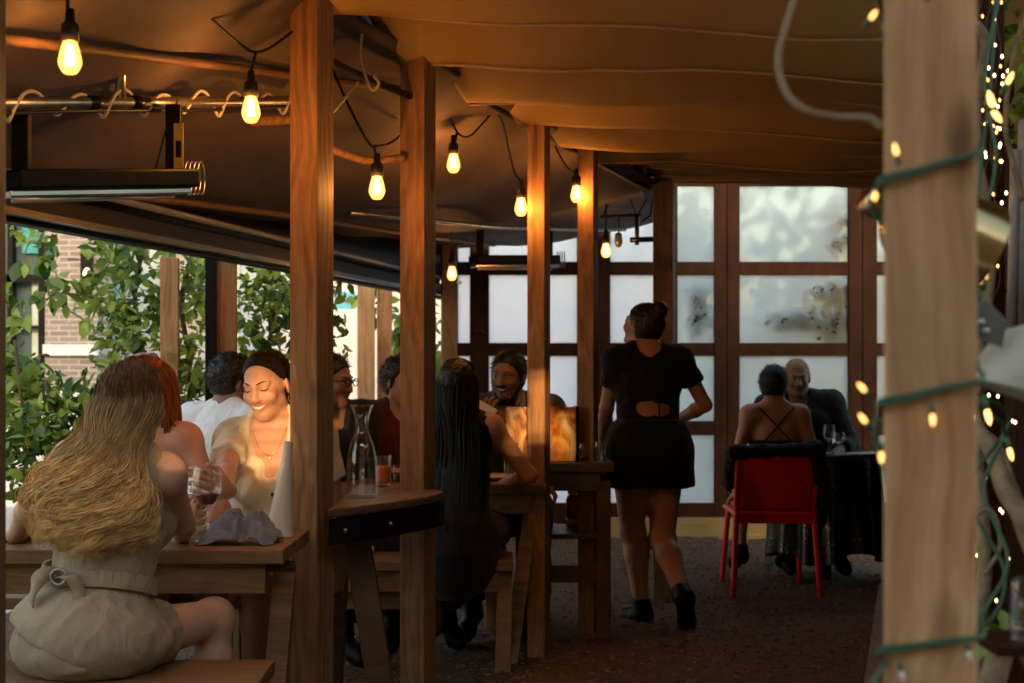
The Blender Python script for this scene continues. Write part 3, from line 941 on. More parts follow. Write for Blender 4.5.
# ------------------------------------------------------------------ pleated shade canopy over the aisle
rods = [1.95, 2.35, 2.75, 3.2, 3.75, 4.35, 4.94, 5.44, 5.88, 6.31, 6.69, 7.04, 7.31, 7.52, 7.71, 7.88, 8.02]
def canopy_base(Y): return 2.51 - .0936 * (Y - 4.74)
V = []; nx = 200; rows = []
for k in range(len(rods) - 1):
    y0, y1 = rods[k], rods[k + 1]
    for q in range(17):
        if k and q == 0: continue
        t = (q / 16) if q < 9 else (.5 + .5 * ((q - 8) / 8) ** .75)
        rows.append((y0 + (y1 - y0) * t, t, k, y1 - y0))
rs = np.random.default_rng(5)
ph = rs.uniform(0, 6.28, (len(rods), 3))
for (Y, t, k, d) in rows:
    xl = ridge(Y)[0] - .05; xr = 1.9 + .16 * Y
    for i in range(nx + 1):
        u = i / nx; X = xl + (xr - xl) * u
        sag = min(.62 * d, .25) * (1 + .07 * math.sin(X * 2.1 + ph[k, 0]) + .04 * math.sin(X * 5.3 + ph[k, 1]))
        tj = t + .03 * math.sin(X * 1.7 + ph[k, 2])      # each fold slopes down to a lip, then turns back up to the next rod
        f = (.45 * min(max(tj, 0) / .84, 1) + .55 * math.sin(min(max(tj, 0) / .84, 1) * math.pi / 2) ** 1.1) if tj < .84 else .5 + .5 * math.cos(min((tj - .84) / .16, 1) * math.pi)
        V.append((X, Y, canopy_base(Y) + .205 - sag * f - .016 * (X + .6)))
V = np.array(V)
V[:, 2] += .003 * vnoise(V * (1.0, .5, 1), 6)
w_ = vnoise(V * (1.0, .9, 1) + V[:, [1, 0, 2]] * .8, 4.5)
V[:, 2] += .011 * np.clip(1 - np.abs(w_) * 5, 0, 1) * np.clip(vnoise(V, 2.3) + .2, 0, 1)
nr = len(rows)
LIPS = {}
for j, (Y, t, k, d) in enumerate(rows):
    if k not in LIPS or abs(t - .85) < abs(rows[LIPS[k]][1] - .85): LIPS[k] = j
F = np.array([(j * (nx + 1) + i, j * (nx + 1) + i + 1, (j + 1) * (nx + 1) + i + 1, (j + 1) * (nx + 1) + i) for j in range(nr - 1) for i in range(nx)])
t = T('shade_canopy', 'pleated golden brown shade cloth sagging in folds over the aisle', 'canopy', (1, 5, 2.5))
fo = mesh_obj('cloth', V, F, canvas('shade_cloth', (.44, .28, .10), .02, .14, 2.0, .12), t, smooth=True)
so = fo.modifiers.new('thick', 'SOLIDIFY'); so.thickness = .003; so.offset = 1
M['lip_highlight'] = mat('lip_highlight_cloth', (.52, .36, .17), .7)  # pale tube on each fold lip imitates light caught along its edge
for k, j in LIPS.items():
    q = V[j * (nx + 1):(j + 1) * (nx + 1)].copy(); q[:, 2] -= .002; mb = MB(); mb.tube(q[::4], .0065, 6); O('lip_highlight', mb, M['lip_highlight'], t, True)
for Y in rods:
    mb = MB(); mb.tube([(ridge(Y)[0] - .02, Y, canopy_base(Y) + .22), (1.9 + .16 * Y, Y, canopy_base(Y) + .22 - .016 * (2.5 + .16 * Y))], .006, 6); O('rod', mb, M['steel'], t, True)
mb = MB(); mb.tube([ridge(Y) + (-.065, 0, -.02) for Y in np.linspace(3.6, 8.0, 30)], .014, 8); O('edge_rail', mb, M['black'], t, True)
# ridge purlin the canopy hangs from
mb = MB()
for ya, yb in ((1.8, 4.74), (4.74, 7.73), (7.73, 8.6)):
    mb.bar(ridge(ya) + (-.085, 0, .10), ridge(yb) + (-.085, 0, .10), .04, .26)
tag(O('ridge_beam', mb, M['darkwood']), 'dark ridge beam along the post tops where roof and canopy meet', 'beam')

# ------------------------------------------------------------------ glazed back wall
BY = 10.5
def frosted(name, tint, rough, tfac):
    m = bpy.data.materials.new(name); m.use_nodes = True
    nt = m.node_tree; nt.nodes.clear()
    out = nt.nodes.new('ShaderNodeOutputMaterial')
    tl = nt.nodes.new('ShaderNodeBsdfTranslucent'); tl.inputs['Color'].default_value = (*tint, 1)
    rf = nt.nodes.new('ShaderNodeBsdfRefraction'); rf.inputs['Color'].default_value = (*tint, 1); rf.inputs['IOR'].default_value = 1.02; rf.inputs['Roughness'].default_value = rough
    gl = nt.nodes.new('ShaderNodeBsdfGlossy'); gl.inputs['Roughness'].default_value = .25
    tc = nt.nodes.new('ShaderNodeTexCoord'); n = nt.nodes.new('ShaderNodeTexNoise'); n.inputs['Scale'].default_value = 1.7; n.inputs['Detail'].default_value = 4
    nt.links.new(tc.outputs['Object'], n.inputs['Vector'])
    mr = nt.nodes.new('ShaderNodeMapRange'); mr.inputs['To Min'].default_value = tfac - .08; mr.inputs['To Max'].default_value = tfac + .08
    nt.links.new(n.outputs['Fac'], mr.inputs['Value'])
    a = nt.nodes.new('ShaderNodeMixShader'); nt.links.new(mr.outputs[0], a.inputs['Fac']); nt.links.new(tl.outputs[0], a.inputs[1]); nt.links.new(rf.outputs[0], a.inputs[2])
    b = nt.nodes.new('ShaderNodeMixShader'); b.inputs['Fac'].default_value = .04; nt.links.new(a.outputs[0], b.inputs[1]); nt.links.new(gl.outputs[0], b.inputs[2])
    nt.links.new(b.outputs[0], out.inputs['Surface'])
    return m
M['frost'] = frosted('frosted_pane', (.93, .95, .97), .55, .38)
M['frost_b'] = frosted('milky_pane', (1.0, .97, 1.0), .5, .20)
WZ = lambda y: EYE - (y - HY) / FPX * BY
rows_z = [(WZ(262), WZ(186)), (WZ(343), WZ(275)), (WZ(421), WZ(356)), (WZ(503), WZ(435))]
bays = [(443, 458, 470, 474, 'narrow glazed side panel right of the orange corner post', 'frost_b', False),
        (474, 489, 577, 592, 'glazed door with bright white panes behind the bearded man', 'frost_b', True),
        (592.6, 610, 657, 666, 'glazed panel with bright panes behind the waitress', 'frost_b', False),
        (666.6, 677, 714, 726, 'narrow glazed panel with leaf shadows right of the waitress', 'frost', False),
        (726.6, 739, 848, 861, 'wide glazed panel with plant shadows behind the couple at the red chair', 'frost', False),
        (861.6, 876, 985, 1000, 'glazed panel half hidden by the foreground post', 'frost', False),
        (1000.6, 1014, 1120, 1135, 'glazed panel at the dark right end of the back wall', 'frost', False)]
for (xa, pa, pb, xb, lab, fm, door) in bays:
    t = T('glass_door' if door else 'glazed_panel', lab, 'door' if door else 'glazed panel', (PX((xa + xb) / 2, BY), BY, 0), None if door else 'glazed panels of the back wall')
    X0, X1, A, B = PX(xa, BY), PX(xb, BY), PX(pa, BY), PX(pb, BY)
    mb = MB(); zt, zb = WZ(172), .06
    mb.box(((X0 + A) / 2, BY, (zt + zb) / 2), (A - X0, .07, zt - zb)); mb.box(((B + X1) / 2, BY, (zt + zb) / 2), (X1 - B, .07, zt - zb))
    edges = [zb] + [z for r in reversed(rows_z) for z in r] + [zt]
    for q in range(0, len(edges), 2):
        mb.box(((A + B) / 2, BY + .004, (edges[q] + edges[q + 1]) / 2), (B - A - .001, .062, edges[q + 1] - edges[q]))
    O('frame', mb, M['darkwood'], t, bevel=.004)
    mb = MB()
    for (z0, z1) in rows_z:
        g = MB(); g.box(((A + B) / 2, BY + .012, (z0 + z1) / 2), (B - A + .01, .005, z1 - z0 + .01)); O('pane', g, M[fm], t)
    if door:
        g = MB(); g.tube([(PX(476.5, BY), BY - .035, 1.50), (PX(476.5, BY), BY - .075, 1.50), (PX(484, BY), BY - .08, 1.50)], .012, 8); O('handle', g, M['blackmetal'], t, True)
mb = MB(); mb.box((PX(745, 10.36), 10.40, .065), (PX(905, 10.4) - PX(585, 10.4), .09, .16)); tag(O('sill_timber', mb, M['sill'], bevel=.006), 'yellowish sill timber lying along the foot of the back wall', 'timber')
mb = MB(); mb.box((PX(700, BY), BY, WZ(172) + .25), (PX(1135, BY) - PX(443, BY), .07, .49)); tag(O('header_board', mb, M['darkwood']), 'dark header boards above the panes of the back wall', 'board')
# little white globe lamp fixed above the door
# ------------------------------------------------------------------ what stands beyond the panes
M['stucco'] = mat('pale_stucco', (.72, .71, .70), .9, var=.05)
mb = MB(); mb.box((1.0, 17.5, .9), (17, .4, 2.0)); tag(O('garden_wall', mb, M['stucco']), 'pale rendered wall seen blurred through the frosted panes', 'wall')

M['leaf'] = leafmat('vine_leaf', (.03, .085, .012), (.44, .56, .10))
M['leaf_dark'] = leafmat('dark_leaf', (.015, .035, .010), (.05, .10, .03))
M['stem'] = mat('vine_stem', (.10, .065, .04), .8)
def foliage(name, label, cat, blobs, n, L, mleaf, stems=(), group=None, loc=None, seed=1, dens=None):
    """blobs: (centre, radii) ellipsoids filled with leaves in clumps"""
    r = np.random.default_rng(seed)
    t = T(name, label, cat, blobs[0][0] if loc is None else loc, group)
    mb = MB()
    vol = np.array([b[1][0] * b[1][1] * b[1][2] for b in blobs]) ** .7; vol /= vol.sum()
    for (c, rad), v in zip(blobs, vol):
        ncl = max(3, int(n * v / 9))
        for _ in range(ncl):
            d = r.normal(size=3); d /= np.linalg.norm(d)
            cc = np.array(c) + d * np.array(rad) * r.uniform(.15, 1) ** .5
            tone = r.uniform(0, .75)
            tw = unit(r.normal(size=3) + np.array([0, 0, .2]))
            for q in range(9):
                p = cc + tw * (q - 4) * L * .45 + r.normal(size=3) * L * .3
                dd = unit(r.normal(size=3) * .8 + tw * .5 + np.array([0, -.1, -.35])); nn = unit(r.normal(size=3) * .7 + np.array([0, -.5, .8]))
                tn = float(np.clip(tone + r.normal() * .2, 0, 1))
                l = L * r.uniform(.45, 1.55)
                mb.leaf(p, dd, nn, l, l * r.uniform(.45, .62), (tn, tn, tn))
    O('leaves', mb, mleaf, t, True)
    if stems:
        g = MB()
        for s in stems:
            g.tube(catmull(s[:-1], 24), s[-1], 6)
        O('stems', g, M['stem'], t, True)
    return t
# plants pressed against the outside of the panes
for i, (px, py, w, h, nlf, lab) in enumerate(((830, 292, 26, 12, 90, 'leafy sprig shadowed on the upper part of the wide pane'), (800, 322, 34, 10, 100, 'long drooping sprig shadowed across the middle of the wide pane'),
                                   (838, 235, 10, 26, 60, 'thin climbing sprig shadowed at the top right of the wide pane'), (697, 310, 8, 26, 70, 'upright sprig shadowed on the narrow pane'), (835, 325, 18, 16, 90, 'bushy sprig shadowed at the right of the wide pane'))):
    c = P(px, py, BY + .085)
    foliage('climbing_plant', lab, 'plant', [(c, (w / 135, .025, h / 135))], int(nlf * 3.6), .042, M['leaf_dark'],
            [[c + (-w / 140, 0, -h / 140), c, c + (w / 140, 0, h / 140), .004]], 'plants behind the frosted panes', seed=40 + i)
for i, (px, py, rx, rz, Y, lab) in enumerate(((800, 330, .75, .75, 12.1, 'blurred shrub behind the wide frosted pane'), (905, 360, .6, 1.1, 11.8, 'tall blurred shrub behind the panel at the foreground post'), (692, 250, .25, .5, 12.3, 'small blurred shrub behind the narrow pane'), (775, 450, .8, .5, 11.7, 'low blurred shrub at the foot of the wide panel'))):
    c = P(px, py, Y)
    foliage('garden_shrub', lab, 'shrub', [(c, (rx, .35, rz))], 500, .10, M['leaf'], [[(c[0], Y, 0), c, .02]], 'shrubs behind the back wall', (c[0], Y, 0), seed=60 + i)

# ------------------------------------------------------------------ street side: brick building, hedge, vines
def brick(name):
    m, nt, b = newmat(name)
    tc = nt.nodes.new('ShaderNodeTexCoord'); mp = nt.nodes.new('ShaderNodeMapping'); mp.inputs['Rotation'].default_value = (math.radians(90), 0, 0)
    nt.links.new(tc.outputs['Object'], mp.inputs[0])
    br = nt.nodes.new('ShaderNodeTexBrick'); br.inputs['Scale'].default_value = 1.0
    br.inputs['Color1'].default_value = (.21, .165, .15, 1); br.inputs['Color2'].default_value = (.29, .235, .215, 1); br.inputs['Mortar'].default_value = (.42, .38, .35, 1)
    br.inputs['Brick Width'].default_value = .18; br.inputs['Row Height'].default_value = .052; br.inputs['Mortar Size'].default_value = .007
    nt.links.new(mp.outputs[0], br.inputs['Vector']); nt.links.new(br.outputs['Color'], b.inputs['Base Color']); b.inputs['Roughness'].default_value = .9
    return m
SY = 13.0
t = T('brick_building', 'brick building across the street with a tall dark window and pale stone bands', 'building', (PX(60, SY), SY, 0))
mb = MB(); xw = PX(50, SY)
mb.box((PX(45, SY) + (PX(98, SY) - PX(45, SY)) / 2, SY + .25, 2.6), (PX(98, SY) - PX(45, SY), .5, 5.2)); mb.box((-8.5, SY + .25, 2.6), (2 * (PX(-40, SY) + 8.5), .5, 5.2))
mb.box(((PX(-40, SY) + PX(45, SY)) / 2, SY + .25, 4.3), (PX(45, SY) - PX(-40, SY), .49, 1.9)); O('wall', mb, brick('street_brick'), t)
mb = MB(); mb.box((PX(72, SY) - 3.5, SY - .03, .49), (PX(98, SY) - PX(72, SY) + 7.3, .3, 1.05)); O('plinth', mb, M['stucco'], t)
mb = MB(); mb.box((PX(72, SY), SY - .02, EYE + 7 / FPX * SY), (PX(99, SY) - PX(45.3, SY), .10, .10)); O('stone_band', mb, M['stucco'], t)
wx0, wx1 = PX(-40, SY), PX(45, SY)
w = MB(); zt, zb = EYE + 135 / FPX * SY, 1.03
w.box((PX(46, SY) - .04, SY + .1, (zt + zb) / 2), (.09, .12, zt - zb)); w.box((wx0 + .04, SY + .1, (zt + zb) / 2), (.08, .12, zt - zb))
w.box((PX(8, SY), SY + .1, (zt + zb) / 2), (.05, .10, zt - zb)); w.box(((wx0 + wx1) / 2, SY + .1, EYE + 79 / FPX * SY), (wx1 - wx0 - .1, .10, .07)); w.box(((wx0 + wx1) / 2, SY + .1, EYE + 30 / FPX * SY), (wx1 - wx0 - .1, .09, .03))
wf = O('window', w, M['black'], t)
g = MB(); g.box(((wx0 + wx1) / 2, SY + .2, (zt + zb) / 2), (wx1 - wx0, .01, zt - zb)); O('pane', g, mat('window_glass', (.10, .14, .16), .06, var=.1, spec=.8), wf)
g = MB(); g.box((PX(33, SY), SY + .16, (EYE + 75 / FPX * SY + zb) / 2), (PX(39, SY) - PX(26, SY), .02, EYE + 75 / FPX * SY - zb)); O('curtain', g, mat('pale_curtain', (.55, .60, .55), .9, var=.1), wf)
g = MB(); g.box((PX(30, SY), SY + .15, EYE + 118 / FPX * SY), (PX(44, SY) - PX(18, SY), .02, .24)); O('blind', g, mat('turquoise_blind', (.05, .32, .36), .8), wf)
# wall lamp
t = T('wall_lamp', 'small white wall lamp glowing on the brick pier', 'wall lamp', P(87, 275, SY - .1))
c = P(87, 280, SY - .1); mb = MB(); mb.lathe([(.01, -.10), (.035, -.08), (.042, 0), (.032, .08), (.01, .11)], c, 16); O('shade', mb, emit('lamp_glow', (1, .86, .62), .28), t, True)
mb = MB(); mb.box(P(87, 268, SY - .04), (.10, .07, .30)); O('bracket', mb, M['black'], t)
# side street building and turquoise glass to the right of the brick pier
t = T('glass_shopfront', 'pale blue glazed shopfront behind the vine column', 'shopfront', (PX(160, 15), 15, 0))
mb = MB(); mb.box((PX(165, 15), 15.1, 1.5), (PX(245, 15) - PX(99, 15), .2, 3.6)); O('wall', mb, mat('shopfront_grey', (.50, .51, .52), .8, var=.1), t)
for x0, x1, y0, y1, c in ((100, 122, 275, 340, (.25, .50, .62)), (128, 160, 250, 340, (.55, .62, .64)), (166, 200, 250, 345, (.45, .42, .38)), (205, 240, 250, 345, (.5, .55, .5))):
    g = MB(); a, b = P(x0, y0, 15), P(x1, y1, 15); g.box(((a[0] + b[0]) / 2, 14.985, (a[2] + b[2]) / 2), (b[0] - a[0], .05, a[2] - b[2])); O('pane', g, mat('shop_glass', c, .2, var=.2, scale=3), t)
t = T('street_building', 'pale building across the street with a blue and white poster', 'building', (PX(350, 18), 18, 0))
mb = MB(); mb.box((PX(360, 18), 18.2, 1.9), (PX(480, 18) - PX(236, 18), .3, 4.2)); O('wall', mb, mat('cream_render', (.62, .60, .55), .9, var=.08), t)
g = MB(); a, b = P(334, 290, 18), P(357, 372, 18); g.box(((a[0] + b[0]) / 2, 18.03, (a[2] + b[2]) / 2), (b[0] - a[0], .04, a[2] - b[2])); ps = O('poster', g, mat('poster_white', (.62, .74, .82), .5, var=.25, scale=4), t)
g = MB(); a, b = P(335, 292, 18), P(356, 312, 18); g.box(((a[0] + b[0]) / 2, 18.0, (a[2] + b[2]) / 2), (b[0] - a[0], .03, a[2] - b[2])); O('poster_panel', g, mat('poster_blue', (.10, .42, .62), .5), ps)
g = MB(); a, b = P(335, 350, 18), P(356, 371, 18); g.box(((a[0] + b[0]) / 2, 18.0, (a[2] + b[2]) / 2), (b[0] - a[0], .03, a[2] - b[2])); O('poster_panel', g, bpy.data.materials['poster_blue'], ps)
def pb(px, py, rx, rz, Y, ry=.15):
    return (P(px, py, Y), (rx * Y / FPX, ry, rz * Y / FPX))
foliage('vine_column', 'bright green vine climbing beside the leafy timber post', 'vine', [pb(125, 255, 30, 38, 7.2), pb(140, 310, 34, 40, 7.1), pb(150, 365, 36, 40, 7.0), pb(112, 330, 20, 35, 7.2), pb(195, 300, 14, 60, 7.0), pb(190, 380, 18, 40, 7.0), pb(150, 430, 40, 50, 7.1)],
        1700, .06, M['leaf'], [[P(140, 520, 7.2), P(150, 400, 7.2), P(135, 300, 7.2), P(150, 220, 7.2), .012], [P(185, 520, 7.1), P(190, 380, 7.1), P(182, 300, 7.1), P(200, 230, 7.1), .014]], loc=(PX(140, 7.1), 7.1, 0), seed=3)
foliage('hedge_shrub', 'leafy green shrub by the street behind the blonde woman', 'shrub', [pb(40, 405, 50, 26, 6.6), pb(75, 430, 55, 40, 6.5), pb(25, 450, 45, 40, 6.4), pb(15, 380, 14, 30, 6.7), pb(110, 400, 30, 22, 6.6)],
        1400, .062, M['leaf'], [[P(60, 560, 6.5), P(60, 450, 6.5), P(45, 380, 6.5), .01], [P(20, 560, 6.5), P(25, 450, 6.5), P(15, 340, 6.5), .008], [P(100, 560, 6.5), P(95, 460, 6.5), P(110, 380, 6.5), .008]], loc=(PX(60, 6.5), 6.5, 0), seed=4)
foliage('vine_column', 'loose vine with pale leaves between the first timber post and the man in white', 'vine', [pb(262, 285, 24, 32, 7.6), pb(285, 320, 24, 34, 7.6), pb(252, 330, 16, 30, 7.6), pb(270, 375, 26, 40, 7.6), pb(315, 310, 26, 50, 7.8)],
        1000, .062, M['leaf'], [[P(270, 520, 7.6), P(265, 380, 7.6), P(275, 300, 7.6), P(260, 240, 7.6), .012]], loc=(PX(270, 7.6), 7.6, 0), seed=5)
foliage('vine_column', 'thin vine between the pale street posts and the second timber post', 'vine', [pb(404, 330, 14, 60, 10.3), pb(375, 330, 6, 60, 10.0, .05), pb(420, 340, 14, 40, 10.4)],
        300, .10, M['leaf'], [[P(400, 520, 10.3), P(402, 380, 10.3), P(405, 270, 10.3), .012]], loc=(PX(404, 10.3), 10.3, 0), seed=6)
foliage('vine_sprig', 'thin leafy sprig reaching in front of the brick wall', 'vine', [pb(66, 292, 10, 8, 7.2, .05), pb(50, 240, 7, 6, 7.2, .05), pb(32, 236, 10, 9, 7.2, .05), pb(22, 300, 6, 30, 7.2, .05), pb(95, 295, 20, 5, 7.2, .05)],
        120, .085, M['leaf'], [[P(140, 300, 7.2), P(100, 298, 7.2), P(60, 293, 7.2), P(46, 300, 7.2), .005]], seed=8)
# street trees well beyond (soft green behind the glass and over the roofs)
for i, (px, Y, h, lab) in enumerate(((300, 22, 4.6, 'street tree behind the pale building'), (1000, 13.5, 3.6, 'bright green tree beyond the dark fence on the right'), (-60, 24, 5.5, 'street tree at the far left'))):
    X = PX(px, Y)
    tr = foliage('street_tree', lab, 'tree', [((X + dx, Y + dy, h - 1 + dz), (1.1, 1.0, .9)) for dx, dy, dz in ((0, 0, 0), (.9, .2, -.3), (-.9, .1, -.2), (.2, -.5, .5))], 1800, .16, M['leaf'], (), loc=(X, Y, 0), seed=70 + i)
    g = MB(); g.tube(catmull([(X, Y, 0), (X + .05, Y, h * .4), (X - .05, Y, h * .8)], 12), np.linspace(.12, .05, 12), 8)
    for a in range(4): g.tube([(X, Y, h * .55), (X + .8 * math.cos(a * 1.6), Y + .6 * math.sin(a * 1.6), h * .85)], [.05, .02], 6)
    O('trunk', g, M['stem'], tr, True)
# unseen screen added behind the camera; its cut slots shape the sun patches

foliage('dimming_hedge', 'tall green hedge added to dim the wide frosted panes', 'hedge', [((2.2, 14.2, 1.7), (1.9, .5, 1.9)), ((4.2, 14.0, 1.7), (1.6, .5, 2.0)), ((1.7, 14.6, .8), (1.2, .4, .9))], 2600, .16, M['leaf'], (), loc=(2.6, 14.2, 0), seed=91)  # leaf mass put in to hold back light behind these panes
t = T('sun_slot_screen', 'added unseen screen behind the photographer, slotted to shape the sun patches', 'screen', (0, -3.4, 0))
holes = []
for (x0, x1, z0, z1, duty) in ((-.92, -.745, 1.80, 2.16, .42), (.075, .16, 1.99, 2.26, .62), (.0, .05, 1.93, 2.12, .3), (.2, .27, 1.93, 2.12, .3), (1.50, 1.57, 2.10, 2.25, .5)):
    nz = int(round((z1 - z0) / .045))                # thin slits that set how strong each sun patch is
    for q in range(nz):
        zz = z0 + (z1 - z0) * q / nz; holes.append((x0, x1, zz, zz + (z1 - z0) / nz * duty))
xs = sorted({-11.0, 7.0} | {h[0] for h in holes} | {h[1] for h in holes}); zs = sorted({0.0, 5.5} | {h[2] for h in holes} | {h[3] for h in holes})
mb = MB()
for i in range(len(xs) - 1):
    run = None
    for j in range(len(zs) - 1):
        cx, cz = (xs[i] + xs[i + 1]) / 2, (zs[j] + zs[j + 1]) / 2
        hole = any(h[0] < cx < h[1] and h[2] < cz < h[3] for h in holes)
        if not hole and run is None: run = zs[j]
        if run is not None and (hole or j == len(zs) - 2):
            top = zs[j] if hole else zs[j + 1]
            mb.box((cx, -3.4, (run + top) / 2), (xs[i + 1] - xs[i], .05, top - run)); run = None
O('boards', mb, M['plank'], t)

# ------------------------------------------------------------------ right hand dark fence, planter edge
t = T('dark_fence', 'dark boarded fence on the right covered with bare vines', 'fence', (1.6, 5, 0))
a, b = np.array([.93, 1.9, 0]), np.array([2.05, 8.6, 0])
mb = MB(); d = b - a; L = np.linalg.norm(d); u = d / L; nb_ = int(L / .145)
for i in range(nb_):
    c = a + u * (i + .5) * L / nb_; h = 2.05 if i < nb_ * .45 else 2.3
    mb.box((c[0] + .30, c[1], h / 2), (.02, L / nb_ - .006, h), RZ(math.degrees(math.atan2(u[1], u[0])) - 90))
O('boards', mb, M['darkwood'], t)
mb = MB(); mb.bar(a + (.285, 0, 1.6), b + (.285, 0, 1.6), .04, .09); mb.bar(a + (.285, 0, .5), b + (.285, 0, .5), .04, .09); O('rail', mb, M['darkwood'], t)
mb = MB(); mb.bar((1.28, 5.0, .05), (2.0, 7.55, .05), .10, .14); tag(O('planter_edge', mb, M['beamwood'], bevel=.006), 'dark timber edging of the planting bed on the right', 'edging')
mb = MB(); mb.box((PX(988, 3.2), 3.2, 1.4), (.05, .06, 2.8), RZ(12)); tag(O('dark_upright', mb, M['darkwood'], bevel=.004), 'dark upright post behind the foreground post, hung with tiny lights', 'post')
mb = MB(); mb.tube([P(1012, 330, 3.05), P(1016, 150, 3.05)], .012, 10); mb.tube([P(1022, 330, 3.05), P(1026, 120, 3.05)], .016, 10); tag(O('grey_pipe', mb, mat('grey_pvc', (.20, .19, .20), .4), smooth=True), 'pair of grey pipes running up the fence at the right edge', 'pipe')

# ------------------------------------------------------------------ tables and benches
def plank_table(name, label, x0, x1, y0, y1, z, m, nplank, leg_pts, group=None, apron=True, thick=.042, cat='table', stretcher=None):
    t = T(name, label, cat, ((x0 + x1) / 2, (y0 + y1) / 2, 0), group)
    mb = MB(); w = (y1 - y0) / nplank
    for i in range(nplank):
        mb.box(((x0 + x1) / 2 + random.uniform(-.004, .004), y0 + w * (i + .5), z - thick / 2 + random.uniform(-.001, .001)), (x1 - x0, w - .007, thick))
    O('tabletop' if cat == 'table' else 'seat', mb, m, t, bevel=.004)
    if apron:
        mb = MB(); mb.box(((x0 + x1) / 2 - .03, y0 + .05, z - thick - .046), (x1 - x0 - .06, .035, .088)); O('apron', mb, m, t, bevel=.003)
        mb = MB(); mb.box(((x0 + x1) / 2 - .03, y1 - .05, z - thick - .046), (x1 - x0 - .06, .035, .088)); O('apron', mb, m, t, bevel=.003)
    for (p0, p1) in leg_pts:
        mb = MB(); mb.bar(p0, p1, .045, .065, up=(1, 0, 0)); O('leg', mb, m, t, bevel=.003)
    if stretcher:
        mb = MB(); mb.bar(*stretcher, .04, .08); O('stretcher', mb, m, t, bevel=.003)
    return t
TG, BG = 'wooden dining tables', 'wooden benches'
NT = .76
plank_table('dining_table', 'nearest wooden dining table, with wine glass and crumpled grey napkin', -2.3, PX(284, 4.12), 4.12, 4.64, NT, M['plank'], 4,
            [((PX(285, 4.3), 4.30, .67), (PX(268, 4.2), 4.16, 0)), ((PX(285, 4.5), 4.5, .67), (PX(272, 4.6), 4.62, 0)), ((-2.1, 4.3, .67), (-2.1, 4.16, 0)), ((-2.1, 4.5, .67), (-2.1, 4.62, 0))], TG, stretcher=((-2.1, 4.4, .34), (PX(278, 4.4), 4.4, .34)))
plank_table('bench', 'nearest bench, on which the blonde woman sits', -2.2, PX(268, 3.85), 3.60, 3.98, .475, M['plank'], 2,
            [((PX(250, 3.7), 3.69, .43), (PX(245, 3.7), 3.66, 0)), ((PX(250, 3.9), 3.89, .43), (PX(245, 3.9), 3.92, 0)), ((-2.1, 3.69, .43), (-2.1, 3.66, 0)), ((-2.1, 3.89, .43), (-2.1, 3.92, 0))], BG, cat='bench', apron=False)
plank_table('bench', 'bench across the nearest table, under the woman in the cream dress', -2.2, -.62, 4.98, 5.25, .475, M['plank'], 2,
            [((-.75, 5.05, .43), (-.75, 5.05, 0)), ((-.75, 5.18, .43), (-.75, 5.18, 0)), ((-2.1, 5.05, .43), (-2.1, 5.05, 0)), ((-2.1, 5.18, .43), (-2.1, 5.18, 0))], BG, cat='bench', apron=False)
plank_table('bench', 'bench with a deep apron behind the rounded ledge, under the woman with long black hair', -1.25, PX(513, 5.9), 5.88, 6.18, .475, M['plank'], 2,
            [((PX(505, 5.95), 5.95, .43), (PX(503, 5.95), 5.93, 0)), ((PX(505, 6.1), 6.1, .43), (PX(503, 6.1), 6.12, 0)), ((-1.2, 5.95, .43), (-1.2, 5.93, 0)), ((-1.2, 6.1, .43), (-1.2, 6.12, 0))], BG, cat='bench', stretcher=((-1.2, 5.99, .30), (PX(430, 6.0), 5.99, .30)))
plank_table('dining_table', 'middle dining table between the black haired woman and the bearded man', -1.35, PX(546, 6.25), 6.24, 6.85, .76, M['plank'], 4,
            [((PX(532, 6.35), 6.36, .67), (PX(510, 6.05), 6.10, 0)), ((PX(532, 6.7), 6.72, .67), (PX(522, 6.9), 6.92, 0)), ((-1.2, 6.36, .67), (-1.2, 6.2, 0)), ((-1.2, 6.72, .67), (-1.2, 6.9, 0))], TG)
plank_table('bench', 'bench at the far side of the middle dining table, under the bearded man', -1.3, .22, 6.98, 7.26, .475, M['plank_dark'], 2,
            [((.15, 7.05, .43), (.15, 7.05, 0)), ((.15, 7.2, .43), (.15, 7.2, 0)), ((-1.2, 7.05, .43), (-1.2, 7.05, 0)), ((-1.2, 7.2, .43), (-1.2, 7.2, 0))], BG, cat='bench', apron=False)
plank_table('side_table', 'tall dark table beside the waitress, carrying a tray of glasses', -.02, PX(610, 6.9), 6.62, 7.12, .825, M['plank_dark'], 4,
            [((.05, 6.68, .74), (.05, 6.66, 0)), ((.43, 6.68, .74), (.43, 6.66, 0)), ((.05, 7.05, .74), (.05, 7.07, 0)), ((.43, 7.05, .74), (.43, 7.07, 0))], None, stretcher=((.05, 6.7, .30), (.43, 6.7, .30)))
# rounded ledge with a steel hoop, notched around the second post
t = T('rounded_ledge', 'rounded plank ledge with a riveted steel hoop between the first two posts, under the carafe', 'ledge', (-.45, 5.0, .83))
poly = [(-.595, 4.60), (-.53, 4.66), (-.46, 4.76), (-.385, 4.88), (-.325, 4.99), (-.28, 5.09), (-.255, 5.17), (-.25, 5.22), (-.262, 5.265), (-.30, 5.285), (-.43, 5.29), (-.44, 5.42), (-.50, 5.50), (-.595, 5.50)]
LZ = .828
mb = MB(); mb.slab(poly, LZ - .03, LZ); O('tabletop', mb, wood('ledge_wood', (.10, .06, .035), (.22, .14, .085), 1, rough=.38), t, bevel=.006)
rim = catmull([(x, y, LZ - .075) for x, y in poly[:10]], 60)
mb = MB(); 
for q in range(len(rim) - 1):
    mb.bar(rim[q], rim[q + 1], .008, .085)
O('hoop', mb, M['blackmetal'], t)
